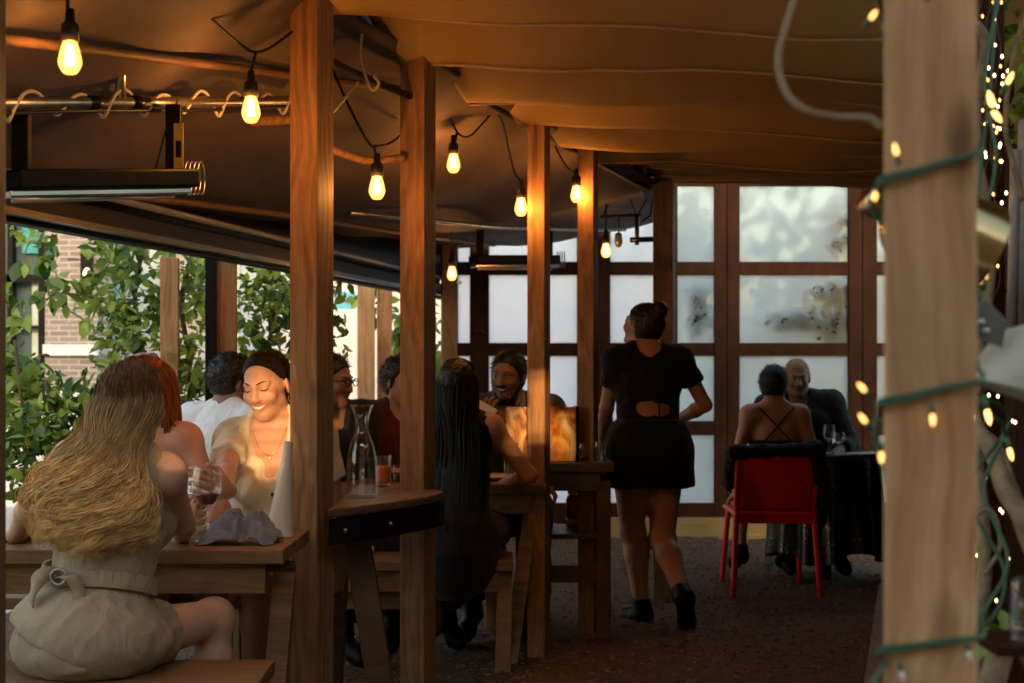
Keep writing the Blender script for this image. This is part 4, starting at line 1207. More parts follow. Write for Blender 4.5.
for px_, py_ in ((346, 522), (391, 515), (431, 506)):
    q = min(rim, key=lambda p: abs(HX + FPX * p[0] / p[1] - px_)); mb = MB()
    mb.lathe([(0, -.004), (.007, -.003), (.009, 0), (0, .004)], q + np.array([.003, -.010, .0]), 10, RX(90)); O('rivet', mb, M['steel'], t, True)
mb = MB(); mb.bar((PX(352, 5.0), 5.0, LZ - .03), (PX(392, 4.9), 4.85, -.02), .055, .09, up=(1, 0, 0)); O('leg', mb, M['plank_dark'], t, bevel=.004)
mb = MB(); mb.bar((PX(340, 5.35), 5.35, LZ - .03), (PX(330, 5.5), 5.5, -.02), .055, .09, up=(1, 0, 0)); O('leg', mb, M['plank_dark'], t, bevel=.004)
mb = MB(); mb.bar((-.56, 4.72, LZ - .06), (-.33, 5.22, LZ - .06), .05, .05); O('bracket', mb, M['plank_dark'], t)

# ------------------------------------------------------------------ tableware
M['glass'] = glass('clear_glass'); M['wine'] = mat('red_wine', (.16, .018, .012), .1, var=.05)
M['water'] = glass('carafe_water', (.93, .96, .97))
M['ceramic'] = mat('cream_ceramic', (.66, .60, .50), .35, var=.06)
def vessel(name, label, cat, c, prof, wall=.003, liquid=None, lm=None, n=32, m=None, group=None):
    t = T(name, label, cat, c, group)
    inner = [(max(r - wall, .0005), z + (wall if i == 0 else 0)) for i, (r, z) in enumerate(prof)][::-1]
    mb = MB(); mb.lathe([(.0005, prof[0][1])] + prof + inner + [(.0005, prof[0][1] + wall)], c, n); O('glass', mb, m or M['glass'], t, True)
    if liquid:
        pr = [(max(r - wall - .001, .0005), z) for r, z in prof if liquid[0] <= z <= liquid[1]]
        mb = MB(); mb.lathe([(.0005, pr[0][1])] + pr + [(.0005, pr[-1][1])], c, n); O('liquid', mb, lm, t, True)
    return t
cz = P(362, 497, 4.98); cz[2] = LZ + .001
def smooth_prof(p, n=30):
    q = catmull([(r, z, 0) for r, z in p], n); return [(max(a[0], .0005), a[1]) for a in q]
vessel('glass_carafe', 'tall clear glass carafe of water standing on the rounded ledge', 'carafe', cz,
       smooth_prof([(.050, .0), (.054, .01), (.054, .06), (.052, .13), (.042, .185), (.026, .225), (.0225, .25), (.027, .285), (.042, .325)], 40), .004, (.004, .135), M['water'])
c = P(383, 484, 5.42); c[2] = LZ + .001
vessel('cocktail_glass', 'tumbler of orange drink behind the carafe on the rounded ledge', 'drink', (PX(383, 5.42), 5.42, LZ + .001), smooth_prof([(.027, 0), (.029, .01), (.033, .09), (.034, .115)], 16), .002, (.008, .085), mat('orange_drink', (.62, .13, .03), .2, var=.1))
c = np.array([PX(396, 5.47), 5.47, .0])
vessel('small_jar', 'small dark jar beside the tumbler of orange drink', 'jar', (PX(397, 6.35), 6.35, .761), smooth_prof([(.028, 0), (.03, .01), (.03, .06), (.024, .08)], 12), .003, (.004, .05), mat('dark_sauce', (.03, .012, .008), .2))
wg = np.array([PX(207, 4.32), 4.32, NT + .002])
vessel('wine_glass', 'large wine glass of red wine held by the woman in the cream dress', 'wine glass', wg,
       smooth_prof([(.036, 0), (.034, .003), (.006, .012), (.0042, .05), (.0045, .085), (.020, .105), (.040, .135), (.0475, .165), (.044, .20), (.038, .228)], 44), .0022, (.108, .148), M['wine'])
for i, (px, Y, lab) in enumerate(((197, 4.45, 'stack of little amber striped tumblers behind the wine glass'),)):
    t = T('tumbler_stack', lab, 'tumblers', (PX(px, Y), Y, NT))
    mb = MB()
    for q in range(5): mb.lathe([(.026, .012 + q * .024), (.033, .033 + q * .024), (.031, .033 + q * .024), (.025, .014 + q * .024)], (PX(px, Y), Y, NT), 24)
    O('tumbler', mb, mat('amber_glass', (.5, .36, .2), .12, var=.2, spec=.8), t, True)
def bottle(name, label, cat, c, prof, m, n=28, group=None):
    mb = MB(); mb.lathe(smooth_prof(prof, 30), c, n); return tag(O(name, mb, m, smooth=True), label, cat, group)
cb_ = bottle('ceramic_bottle', 'cream ceramic bottle flaring to its base, beside the first post', 'bottle', (0, 0, 0), [(.001, 0), (.044, .0), (.044, .012), (.034, .08), (.024, .17), (.017, .24), (.014, .285), (.015, .293), (.001, .292)], M['ceramic'])
cb_.location = (PX(279, 4.45), 4.45, NT + .004); cb_.rotation_euler = (0, math.radians(6), 0)
# crumpled napkin
def crumple(V, c, amp=.03):
    d = V - c
    w = np.abs(vnoise(V + 2, 13)) + .45 * np.abs(vnoise(V + 5, 30)) + .2 * np.abs(vnoise(V + 8, 70))
    V = V + d / (np.linalg.norm(d, axis=1)[:, None] + 1e-6) * ((w - .45) * amp)[:, None]
    V[:, 2] = np.maximum(V[:, 2], NT + .002)
    return V
cn = np.array([PX(240, 4.28), 4.28, NT + .03])
n_ = 90; uu, vv = np.meshgrid(np.linspace(-1, 1, n_), np.linspace(-1, 1, n_)); q = np.stack([uu.ravel(), vv.ravel(), np.zeros(n_ * n_)], axis=1)
wx = vnoise(q + 3.3, 1.6); wy = vnoise(q + 8.1, 1.6)
qq = q + np.stack([wx, wy, wx * 0], axis=1) * .5
rdg = 1 - np.abs(vnoise(qq + 1.7, 2.1)) * 1.9; rd2 = 1 - np.abs(vnoise(qq + 5.2, 4.3)) * 1.9
fall = np.clip(1 - (q[:, 0] ** 4 * .8 + q[:, 1] ** 2 * .75), 0, 1)
V = np.stack([cn[0] + .108 * q[:, 0] * (1 - .14 * wy) + .024 * rd2 * wx, cn[1] + .075 * q[:, 1] + .035 * wx * rdg, NT + .004 + fall * (.030 + .052 * np.clip(rdg, 0, 1) + .020 * np.clip(rd2, 0, 1))], axis=1)
F = np.array([(b * n_ + a, b * n_ + a + 1, (b + 1) * n_ + a + 1, (b + 1) * n_ + a) for b in range(n_ - 1) for a in range(n_ - 1)])
nk = mesh_obj('cloth_napkin', V, F, mat('grey_linen', (.17, .185, .215), .9, var=.15, bump=.25, bscale=300), smooth=True)
so = nk.modifiers.new('thick', 'SOLIDIFY'); so.thickness = .0025; so.offset = 1
tag(nk, 'crumpled grey linen napkin lying on the nearest table', 'napkin')
def plate(name, label, c, r, m):
    mb = MB(); mb.lathe([(.001, .004), (r * .6, .002), (r, .016), (r, .019), (r * .62, .007), (.001, .008)], c, 32); return tag(O(name, mb, m, smooth=True), label, 'plate')
plate('plate', 'cream plate at the left end of the nearest table', (PX(14, 4.4), 4.4, NT + .001), .11, M['ceramic'])
plate('plate', 'pale plate behind the tumblers near the cream dress', (PX(225, 4.55), 4.55, NT + .001), .10, M['ceramic'])
plate('plate', 'plate with a glass before the bearded man', (PX(497, 6.5), 6.5, .762), .11, M['ceramic'])
vessel('water_glass', 'water glass before the bearded man', 'glass', (PX(511, 6.42), 6.42, .764), smooth_prof([(.028, 0), (.03, .01), (.033, .10)], 12), .002, (.005, .05), M['water'])
bottle('candle_holder', 'pale candle holder at the left end of the nearest table', 'candle holder', (PX(20, 4.52), 4.52, NT + .001), [(.001, 0), (.03, 0), (.034, .04), (.03, .07), (.02, .068), (.001, .06)], M['ceramic'])
# picture stand glowing in the low sun
t = T('picture_stand', 'folded picture stand with a fiery orange print on the tall dark table', 'picture stand', (PX(540, 6.72), 6.72, .826))
def printmat(name, seed):
    m, nt, b = newmat(name)
    tc = nt.nodes.new('ShaderNodeTexCoord'); mp = nt.nodes.new('ShaderNodeMapping'); mp.inputs['Scale'].default_value = (9, 9, 4); mp.inputs['Location'].default_value = (seed, seed, 0)
    nt.links.new(tc.outputs['Object'], mp.inputs[0])
    n = nt.nodes.new('ShaderNodeTexNoise'); n.inputs['Scale'].default_value = 1.7; n.inputs['Distortion'].default_value = 1.4; n.inputs['Detail'].default_value = 3
    nt.links.new(mp.outputs[0], n.inputs['Vector'])
    cr = nt.nodes.new('ShaderNodeValToRGB'); e = cr.color_ramp.elements
    e[0].position = .32; e[0].color = (.10, .02, .005, 1); e[1].position = .74; e[1].color = (.85, .72, .45, 1)
    x = e.new(.45); x.color = (.55, .16, .02, 1); x = e.new(.58); x.color = (.80, .42, .08, 1)
    nt.links.new(n.outputs['Fac'], cr.inputs['Fac']); nt.links.new(cr.outputs['Color'], b.inputs['Base Color']); b.inputs['Roughness'].default_value = .35
    return m
pm = printmat('flame_print', 3.0); pm2 = printmat('pale_print', 8.3)
pz0, pz1 = .828, EYE + (357 - 407) / FPX * 6.7
mb = MB(); mb.box((PX(523, 6.7), 6.70, (pz0 + pz1) / 2), (PX(541, 6.7) - PX(507, 6.7), .012, pz1 - pz0), RZ(-8)); O('panel', mb, pm, t, bevel=.002)
mb = MB(); mb.box((PX(561, 6.74), 6.72, (pz0 + pz1) / 2), (PX(577, 6.7) - PX(545, 6.7), .012, pz1 - pz0), RZ(14)); O('panel', mb, pm2, t, bevel=.002)
mb = MB(); mb.box((PX(576, 6.75), 6.75, (pz0 + pz1) / 2), (.012, .05, pz1 - pz0 + .004), RZ(14)); O('edge', mb, M['black'], t)
for i, (px, Y, h, lab) in enumerate(((583, 6.75, .09, 'small stemless glass nearest the picture stand on the dark table'), (590, 6.85, .11, 'taller glass in the middle of the group on the dark table'), (599, 6.75, .10, 'glass nearest the waitress on the dark table'))):
    vessel('stem_glass', lab, 'glass', (PX(px, Y), Y, .827), smooth_prof([(.024, 0), (.026, .008), (.032, h * .6), (.027, h)], 12), .002, (.006, h * .35), M['wine'] if i == 0 else M['water'], 16, group='glasses on the dark table')
# red bottle with white cap and foot under the dark table
t = T('red_bottle', 'red bottle with white cap and white foot on the low shelf behind the slim post', 'bottle', (PX(573, 7.0), 7.0, .5))
bz = lambda y: EYE - (y - HY) / FPX * 7.0
bx = PX(573, 7.0)
mb = MB(); mb.lathe([(.001, bz(518)), (.032, bz(518)), (.034, bz(514)), (.034, bz(499)), (.026, bz(495)), (.001, bz(494))], (bx, 7.0, 0), 24); O('bottle', mb, mat('red_plastic', (.50, .025, .015), .35), t, True)
mb = MB(); mb.lathe([(.001, bz(494)), (.026, bz(494)), (.028, bz(488)), (.022, bz(486)), (.001, bz(485.5))], (bx, 7.0, 0), 24); O('cap', mb, M['ceramic'], t, True)
mb = MB(); mb.lathe([(.001, bz(526)), (.034, bz(526)), (.036, bz(519)), (.001, bz(518))], (bx, 7.0, 0), 24); O('foot', mb, M['ceramic'], t, True)
mb = MB(); mb.box((.24, 6.9, bz(526) - .014), (.37, .42, .025)); tag(O('low_shelf', mb, M['plank_dark'], bevel=.003), 'low dark shelf under the tall dark table', 'shelf')

# ------------------------------------------------------------------ red chair, cloth covered table and what lies on it
t = T('red_chair', 'red plastic chair with a black jacket hung over its back', 'chair', (1.47, 8.0, 0))
mr_ = mat('red_chair_plastic', (.78, .018, .012), .32, var=.08)
CX, CYb, CYf = 1.455, 7.86, 8.27
W2 = .215
def cback(xo, z):
    return np.array([CX + xo, CYb - .10 * max(z - .45, 0) / .4 + .02 * (1 - (xo / W2) ** 2) * -1, z])
mb = MB(); nxx, nzz = 16, 12; vs = []
for side_ in (0, 1):
    for j in range(nzz + 1):
        for i in range(nxx + 1):
            xo = -W2 * .93 + 2 * W2 * .93 * i / nxx; z = .47 + (.815 - .47) * j / nzz - (.012 * (2 * i / nxx - 1) ** 2 if j == nzz else 0)
            vs.append(cback(xo, z) + (0, .012 * side_ - .006, 0))
n1 = (nxx + 1) * (nzz + 1); fs = []
for j in range(nzz):
    for i in range(nxx):
        q = [j * (nxx + 1) + i, j * (nxx + 1) + i + 1, (j + 1) * (nxx + 1) + i + 1, (j + 1) * (nxx + 1) + i]
        fs.append(tuple(q)); fs.append(tuple(n1 + w for w in q[::-1]))
bd = [i for i in range(nxx + 1)] + [(j + 1) * (nxx + 1) - 1 for j in range(1, nzz + 1)] + [nzz * (nxx + 1) + i for i in range(nxx - 1, -1, -1)] + [j * (nxx + 1) for j in range(nzz - 1, 0, -1)]
for i in range(len(bd)):
    a_, b_ = bd[i], bd[(i + 1) % len(bd)]; fs.append((a_, b_, n1 + b_, n1 + a_))
mb.add(vs, fs); O('backrest', mb, mr_, t, True)
for sx in (-1, 1):
    mb = MB(); mb.tube(catmull([cback(sx * W2, .815), cback(sx * W2, .6), (CX + sx * W2, CYb, .45), (CX + sx * (W2 + .025), CYb - .05, 0)], 16), np.linspace(.017, .017, 16), 10); O('leg', mb, mr_, t, True)
    mb = MB(); mb.tube(catmull([(CX + sx * (W2 - .02), CYf, .45), (CX + sx * W2, CYf + .02, .2), (CX + sx * (W2 + .012), CYf + .05, 0)], 10), .016, 10); O('leg', mb, mr_, t, True)
mb = MB(); mb.box((CX, (CYb + CYf) / 2, .45), (W2 * 2 + .03, CYf - CYb + .05, .026)); O('seat', mb, mr_, t, bevel=.012)
mb = MB(); mb.box((CX, CYb - .005, .42), (W2 * 2 - .02, .022, .04)); O('seat_rail', mb, mr_, t, bevel=.006)
# jacket hung on the chair back
def jk():
    pr = [C_((CX - .245, CYb - .09, .80), (CX + .20, CYb - .09, .815), .038, .036, k=.03), C_((CX + .20, CYb - .08, .81), (CX + .245, CYb - .02, .66), .045, .05, k=.04), C_((CX + .245, CYb - .02, .66), (CX + .24, CYb + .08, .42), .05, .06, k=.04),
          C_((CX - .24, CYb - .06, .80), (CX - .25, CYb + .06, .62), .035, .04, k=.03), E_((CX, CYb + .0, .72), (.21, .035, .10), k=.03)]
    return sdf_obj('jacket', pr, .009, mat('black_wool', (.010, .009, .010), .9, sheen=.1), None, wrinkle=.008, wscale=22)
tag(jk(), 'black jacket draped over the back of the red chair', 'jacket')
# small round table with a dark sequinned cloth
t = T('cafe_table', 'small round table under a dark glittering cloth beside the red chair', 'table', (1.87, 8.45, 0))
mb = MB(); mb.lathe([(.001, .73), (.30, .73), (.305, .745), (.001, .748)], (1.87, 8.45, 0), 40); O('tabletop', mb, M['plank_dark'], t, True)
mb = MB(); mb.lathe([(.03, 0), (.03, .73)], (1.87, 8.45, 0), 16); O('pedestal', mb, M['blackmetal'], t, True)
mb = MB(); vs = []; n = 96
for j in range(15):
    for k in range(n):
        a_ = 2 * math.pi * k / n; q = j / 14
        r = .31 + q * .02 + q * .035 * math.sin(a_ * 11 + 1.2 * math.sin(a_ * 3)); vs.append((1.87 + r * math.cos(a_), 8.45 + r * math.sin(a_), .755 - .60 * q * (1 - .06 * math.sin(a_ * 4))))
vs.append((1.87, 8.45, .756)); fs = [(j * n + k, j * n + (k + 1) % n, (j + 1) * n + (k + 1) % n, (j + 1) * n + k) for j in range(14) for k in range(n)] + [(len(vs) - 1, k, (k + 1) % n) for k in range(n)]
mb.add(vs, fs)
def sequin():
    m, nt, b = newmat('sequin_cloth'); tc = nt.nodes.new('ShaderNodeTexCoord')
    v = nt.nodes.new('ShaderNodeTexVoronoi'); v.inputs['Scale'].default_value = 70; nt.links.new(tc.outputs['Object'], v.inputs['Vector'])
    n_ = nt.nodes.new('ShaderNodeTexNoise'); n_.inputs['Scale'].default_value = 9; nt.links.new(tc.outputs['Object'], n_.inputs['Vector'])
    r = nt.nodes.new('ShaderNodeMath'); r.operation = 'LESS_THAN'; r.inputs[1].default_value = .32; nt.links.new(v.outputs['Distance'], r.inputs[0])
    g = nt.nodes.new('ShaderNodeMath'); g.operation = 'GREATER_THAN'; g.inputs[1].default_value = .52; nt.links.new(n_.outputs['Fac'], g.inputs[0])
    mlt = nt.nodes.new('ShaderNodeMath'); mlt.operation = 'MULTIPLY'; nt.links.new(r.outputs[0], mlt.inputs[0]); nt.links.new(g.outputs[0], mlt.inputs[1])
    mx = nt.nodes.new('ShaderNodeMix'); mx.data_type = 'RGBA'; mx.inputs['A'].default_value = (.012, .010, .012, 1); mx.inputs['B'].default_value = (.30, .30, .33, 1)
    nt.links.new(mlt.outputs[0], mx.inputs['Factor']); nt.links.new(mx.outputs['Result'], b.inputs['Base Color']); nt.links.new(mlt.outputs[0], b.inputs['Metallic']); b.inputs['Roughness'].default_value = .3
    bp = nt.nodes.new('ShaderNodeBump'); bp.inputs['Distance'].default_value = .01; nt.links.new(v.outputs['Color'], bp.inputs['Height']); nt.links.new(bp.outputs[0], b.inputs['Normal'])
    return m
O('tablecloth', mb, sequin(), t, True)
for i, (px, Y, lab) in enumerate(((829, 8.25, 'tall stemmed glass at the left of the cloth covered table'), (839, 8.35, 'shorter stemmed glass at the right of the cloth covered table'))):
    h = .17 if i == 0 else .12
    vessel('wine_glass', lab, 'wine glass', (PX(px, Y), Y, .757), smooth_prof([(.03, 0), (.028, .003), (.005, .01), (.004, h * .4), (.03, h * .58), (.034, h * .8), (.029, h)], 24), .002, None, None, 16)
mb = MB(); mb.box((PX(825, 8.2), 8.2, .762), (.09, .06, .008), RZ(20)); tag(O('folded_napkin', mb, M['ceramic'], bevel=.002), 'folded pale napkin on the cloth covered table', 'napkin')

# ------------------------------------------------------------------ heaters, pipes and cables under the roof
def heater(name, label, ca, cb, Ytop, drop, tagm, cat='heater'):
    t = T(name, label, cat, (ca + cb) / 2)
    d = unit(cb - ca)
    mb = MB(); mb.bar(ca + np.array([0, 0, -.012]), cb + np.array([0, 0, -.012]), .12, .055); O('body', mb, M['black'], t, bevel=.008)
    mb = MB(); mb.bar(ca + np.array([0, -.03, -.052]), cb + np.array([0, -.03, -.052]), .07, .018); O('reflector', mb, M['silver'], t, bevel=.004)
    mb = MB(); mb.tube([ca + np.array([.03, -.035, -.068]), cb - np.array([.03, .035, .068])], .008, 10); O('element', mb, mat('heating_tube', (.42, .40, .38), .25, .3), t, True)
    for q, sgn in ((ca + d * .05, -1), (cb - d * .05, 1)):
        mb = MB(); mb.box(q + np.array([0, 0, drop / 2]), (.045, .03, drop)); br = O('bracket', mb, M['black'], t, bevel=.003)
        if tagm and sgn > 0:
            g = MB(); g.box(q + np.array([.018, -.0170, .075]), (.028, .003, .155)); st = O('sticker', g, tagm, br)
            g = MB(); g.box(q + np.array([.018, -.0195, .075]), (.016, .002, .05)); O('sticker_print', g, M['black'], st)
    # end cage
    mb = MB()
    for k in range(4):
        mb.tube([cb + d * (.01 + .018 * k) + np.array([0, .05 * math.cos(a_), .05 * math.sin(a_) - .01]) for a_ in np.linspace(0, 2 * math.pi, 17)], .0028, 5)
    O('end_guard', mb, M['steel'], t, True)
    return t
sm_ = mat('yellow_sticker', (.62, .40, .10), .6)
heater('patio_heater', 'black infrared patio heater with yellow sticker hanging under the roof at upper left', P(6, 176, 3.75), P(186, 175, 4.3), 0, .21, sm_)
heater('patio_heater', 'far black infrared heater hanging before the glazed door', P(473, 258, 8.6), P(556, 258, 8.9), 0, .17, None)
# pipe with a spiral of pale cord
t = T('conduit_pipe', 'grey conduit pipe along the roof wrapped in a spiral of pale cord', 'pipe', P(150, 102, 4.1))
pa, pb_ = P(-25, 104, 3.6), P(300, 101, 5.0)
mb = MB(); mb.tube([pa, pb_], .017, 12); O('pipe', mb, M['steel'], t, True)
for px_ in (72, 112):
    q = pa + (pb_ - pa) * ((px_ + 25) / 325); mb = MB(); mb.tube([q - unit(pb_ - pa) * .035, q + unit(pb_ - pa) * .035], .021, 12); O('coupling', mb, M['blackmetal'], t, True)
q0 = pa + (pb_ - pa) * (120 / 325.); mb = MB(); mb.tube([q0, q0 + np.array([0, 0, .22])], .015, 10); O('riser', mb, M['steel'], t, True)
mb = MB(); L = np.linalg.norm(pb_ - pa); d = unit(pb_ - pa); w = []
for q in np.linspace(0, 1, 320):
    a_ = 2 * math.pi * q * 8.2 + .8; r = .026 + .006 * math.sin(q * 21)
    w.append(pa + d * L * q + np.array([0, -r * math.cos(a_), r * math.sin(a_) * 1.3 - .004]))
mb.tube(w, .0056, 6); O('cord', mb, M['rope_white'], t, True)
mb = MB(); mb.tube(catmull([pa + (0, -.02, -.03), pa + d * L * .3 + (0, -.02, -.026), pa + d * L * .62 + (0, -.02, -.03), pa + d * L + (0, -.02, -.02)], 30), .006, 6); O('cable', mb, M['cable'], t, True)
def tubeobj(name, label, cat, pts, r, m, n=40, group=None):
    mb = MB(); mb.tube(catmull(pts, n), r, 8); return tag(O(name, mb, m, smooth=True), label, cat, group)
tubeobj('bamboo_rail', 'pale wooden rail end beside the second hanging bulb, left of the first post', 'rail', [P(250, 121, 4.95), P(292, 119, 5.1)], .019, M['post'])
tubeobj('bamboo_rail', 'bent pale conduit between the first and second post', 'rail', [P(318, 144, 5.1), P(352, 157, 5.2), P(372, 161, 5.25), P(404, 158, 5.3)], .015, M['post'])
tubeobj('black_conduit', 'black conduit joining the first and second post near their tops', 'pipe', [P(328, 60, 4.78), P(366, 78, 5.05), P(412, 97, 5.34)], .014, M['cable'])
t = T('pale_cable', 'loop of pale cable hooked over the black conduit', 'cable', P(370, 80, 5.0))
mb = MB(); mb.tube(catmull([P(362, 34, 5.0), P(360, 55, 5.0), P(364, 72, 5.0), P(372, 90, 4.98), P(379, 84, 4.97), P(374, 76, 5.0)], 40), .0055, 8); mb.tube(catmull([P(358, 82, 5.0), P(345, 98, 4.95), P(333, 112, 4.9)], 20), .0055, 8); O('cable', mb, M['rope_white'], t, True)
tubeobj('tan_rope', 'blurred tan rope hanging in a loop below the shade cloth', 'rope', [P(798, -14, 1.75), P(786, 25, 1.72), P(778, 60, 1.7), P(786, 92, 1.68), P(806, 110, 1.66), P(835, 117, 1.65), P(868, 118, 1.62), P(884, 128, 1.6)], .0045, M['rope_tan'], 60)
tubeobj('black_wire', 'thin black wire hanging by the heater bracket', 'wire', [P(178, 100, 4.25), P(166, 130, 4.25), P(158, 160, 4.25), P(150, 185, 4.25)], .003, M['cable'])
# hanging iron frame with ropes in the far part of the roof
t = T('hanging_frame', 'iron pipe frame hung on ropes in front of the far panes', 'hanging frame', P(630, 215, 8.2))
mb = MB(); mb.tube([P(600, 217, 8.2), P(641, 215, 8.2)], .010, 8); mb.tube([P(637, 214, 8.2), P(637, 245, 8.2)], .013, 8); mb.tube([P(630, 240, 8.2), P(656, 239, 8.2)], .016, 8); mb.tube([P(641, 222, 8.2), P(650, 216, 8.2), P(654, 196, 8.2)], .006, 8)
O('pipe_frame', mb, M['blackmetal'], t, True)
for pts in ([P(621, 172, 8.2), P(612, 195, 8.2), P(603, 217, 8.2)], [P(621, 172, 8.2), P(628, 195, 8.2), P(636, 214, 8.2)], [P(648, 178, 8.2), P(648, 195, 8.2), P(638, 215, 8.2)]):
    mb = MB(); mb.tube(catmull(pts, 14), .005, 6); O('rope', mb, M['cable'], t, True)
mb = MB(); mb.lathe([(.001, .0), (.02, -.01), (.024, -.06), (.014, -.085), (.001, -.09)], P(618.5, 232, 8.2), 14); O('unlit_bulb', mb, mat('dark_glass_bulb', (.05, .06, .05), .15), t, True)
mb = MB(); mb.tube([P(619, 217, 8.2), P(618.5, 232, 8.2)], .005, 6); O('cord', mb, M['cable'], t, True)

# ------------------------------------------------------------------ festoon bulbs
def bulbglass():
    m = bpy.data.materials.new('lit_bulb_glass'); m.use_nodes = True
    nt = m.node_tree; nt.nodes.clear(); out = nt.nodes.new('ShaderNodeOutputMaterial')
    tr = nt.nodes.new('ShaderNodeBsdfTransparent'); tr.inputs['Color'].default_value = (1, .9, .75, 1)
    em = nt.nodes.new('ShaderNodeEmission'); em.inputs['Color'].default_value = (1.0, .45, .09, 1)
    lw = nt.nodes.new('ShaderNodeLayerWeight'); lw.inputs['Blend'].default_value = .4
    mr = nt.nodes.new('ShaderNodeMapRange'); mr.inputs['To Min'].default_value = .26; mr.inputs['To Max'].default_value = .10; nt.links.new(lw.outputs['Facing'], mr.inputs['Value']); nt.links.new(mr.outputs[0], em.inputs['Strength'])
    ad = nt.nodes.new('ShaderNodeAddShader'); nt.links.new(tr.outputs[0], ad.inputs[0]); nt.links.new(em.outputs[0], ad.inputs[1]); nt.links.new(ad.outputs[0], out.inputs['Surface'])
    return m
M['bulb'] = bulbglass(); M['filament'] = emit('filament', (1.0, .60, .22), 4.0)
M['socket'] = mat('bulb_socket', (.018, .014, .012), .45)
def make_bulb():
    r = T('festoon_bulb', '', 'light bulb')
    mb = MB(); mb.lathe(smooth_prof([(.001, -.070), (.013, -.067), (.0215, -.052), (.0220, -.040), (.0175, -.020), (.0125, -.004)], 24), n=20); O('bulb', mb, M['bulb'], r, True, local=True)
    mb = MB(); mb.lathe([(.001, .055), (.008, .055), (.010, .030), (.0165, .026), (.0175, -.006), (.001, -.008)], n=16); O('socket', mb, M['socket'], r, True, local=True)
    mb = MB()
    for k in range(4):
        a_ = k * math.pi / 2; b_ = a_ + .8
        mb.tube([(.004 * math.cos(a_), .004 * math.sin(a_), -.012), (.008 * math.cos(a_), .008 * math.sin(a_), -.052), (.008 * math.cos(b_), .008 * math.sin(b_), -.025)], .0020, 5)
    O('filament', mb, M['filament'], r, True, local=True)
    return r
proto = make_bulb()
BULBS = [(70, 38, 3.45, 'nearest and largest lit bulb, alone at the upper left'), (251, 94, 4.32, 'lit bulb just left of the first orange post'), (377, 174, 4.92, 'lit bulb between the first and second post'),
         (453.5, 152, 6.0, 'lit bulb between the second and third post, below the shade cloth edge'), (521, 196, 6.22, 'lit bulb touching the left side of the slim third post'), (576.5, 184, 6.74, 'lit bulb at the left edge of the fourth post'),
         (606, 242, 8.1, 'small lit bulb on a long cord left of the far iron frame'), (452, 265, 8.1, 'small lit bulb hanging before the orange corner post')]
PW = [9, 24, 20, 17, 14, 14, 9, 9]
BO = [proto] + [copy_tree(proto) for _ in BULBS[1:]]
for i, (px, py, Y, lab) in enumerate(BULBS):
    o = BO[i]
    o.location = tuple(P(px, py, Y)); o.scale = (1.28,) * 3; o['label'] = lab; o['group'] = 'lit festoon bulbs under the roof'
    ld = bpy.data.lights.new('bulb_light', 'POINT'); ld.energy = PW[i] * LAMP; ld.color = (1.0, .40, .085); ld.shadow_soft_size = .02
    lo = bpy.data.objects.new('bulb_light', ld); COL.objects.link(lo); lo.parent = o; lo.location = (0, 0, -.04)
G_ = 'festoon cables'
P0_ = P
def P(x, y, Y): return P0_(x, y, float(np.interp(Y, [2.85, 3.8, 4.55, 5.25, 5.72, 6.25, 7.6], [3.45, 4.32, 4.92, 6.0, 6.22, 6.74, 8.1])))
def fc(label, pts): tubeobj('festoon_cable', label, 'cable', pts, .0048, M['cable'], 60, G_)
def top(i, dy=0): px, py, Y, _ = BULBS[i]; q = P0_(px, py, Y); q[2] += .066 + dy; return q
fc('festoon cable rising from the nearest bulb out of the photo', [top(0), P(68, 10, 2.85), P(67, -20, 2.85)])
fc('festoon cable sagging to the bulb left of the first post', [P(180, -20, 3.5), P(215, 22, 3.65), P(244, 47, 3.78), P(256, 52, 3.8), P(270, 48, 3.9), P(292, 32, 4.05)])
fc('short drop cord of the bulb left of the first post', [P(256, 52, 3.8), P(253, 64, 3.8), top(1)])
fc('festoon cable sagging between the first and second post', [P(330, 62, 4.7), P(346, 100, 4.6), P(368, 142, 4.55), P(378, 146, 4.55), P(392, 142, 4.7), P(408, 128, 5.1)])
fc('short drop cord of the bulb between the first and second post', [P(374, 145, 4.55), P(376, 158, 4.55), top(2)])
fc('festoon cable looping between the second and third post', [P(434, 80, 5.2), P(446, 108, 5.22), P(458, 133, 5.25), P(470, 136, 5.3), P(484, 122, 5.4), P(494, 113, 5.5), P(502, 122, 5.55), P(509, 152, 5.65), P(516, 176, 5.7), P(528, 182, 5.8)])
fc('short drop cord of the bulb between the second and third post', [P(457, 132, 5.25), P(455, 145, 5.25), top(3)])
fc('short drop cord of the bulb at the slim third post', [P(519, 179, 5.71), P(521, 187, 5.72), top(4)])
fc('festoon cable sagging between the third and fourth post', [P(551, 138, 6.2), P(558, 152, 6.2), P(566, 166, 6.22), P(574, 172, 6.25), P(588, 168, 6.4)])
fc('short drop cord of the bulb at the fourth post', [P(575, 172, 6.25), P(577, 178, 6.25), top(5)])
fc('long drop cord of the small bulb near the far iron frame', [P(606, 205, 7.6), P(606, 222, 7.6), top(6)])
fc('festoon cable along the far roof edge above the orange corner post', [P(350, 186, 7.0), P(400, 183, 7.2), P(440, 190, 7.4), P(470, 178, 7.6), P(510, 172, 7.8)])
fc('long drop cord of the small bulb before the orange corner post', [P(448, 192, 7.45), P(451, 230, 7.5), top(7)])

P = P0_
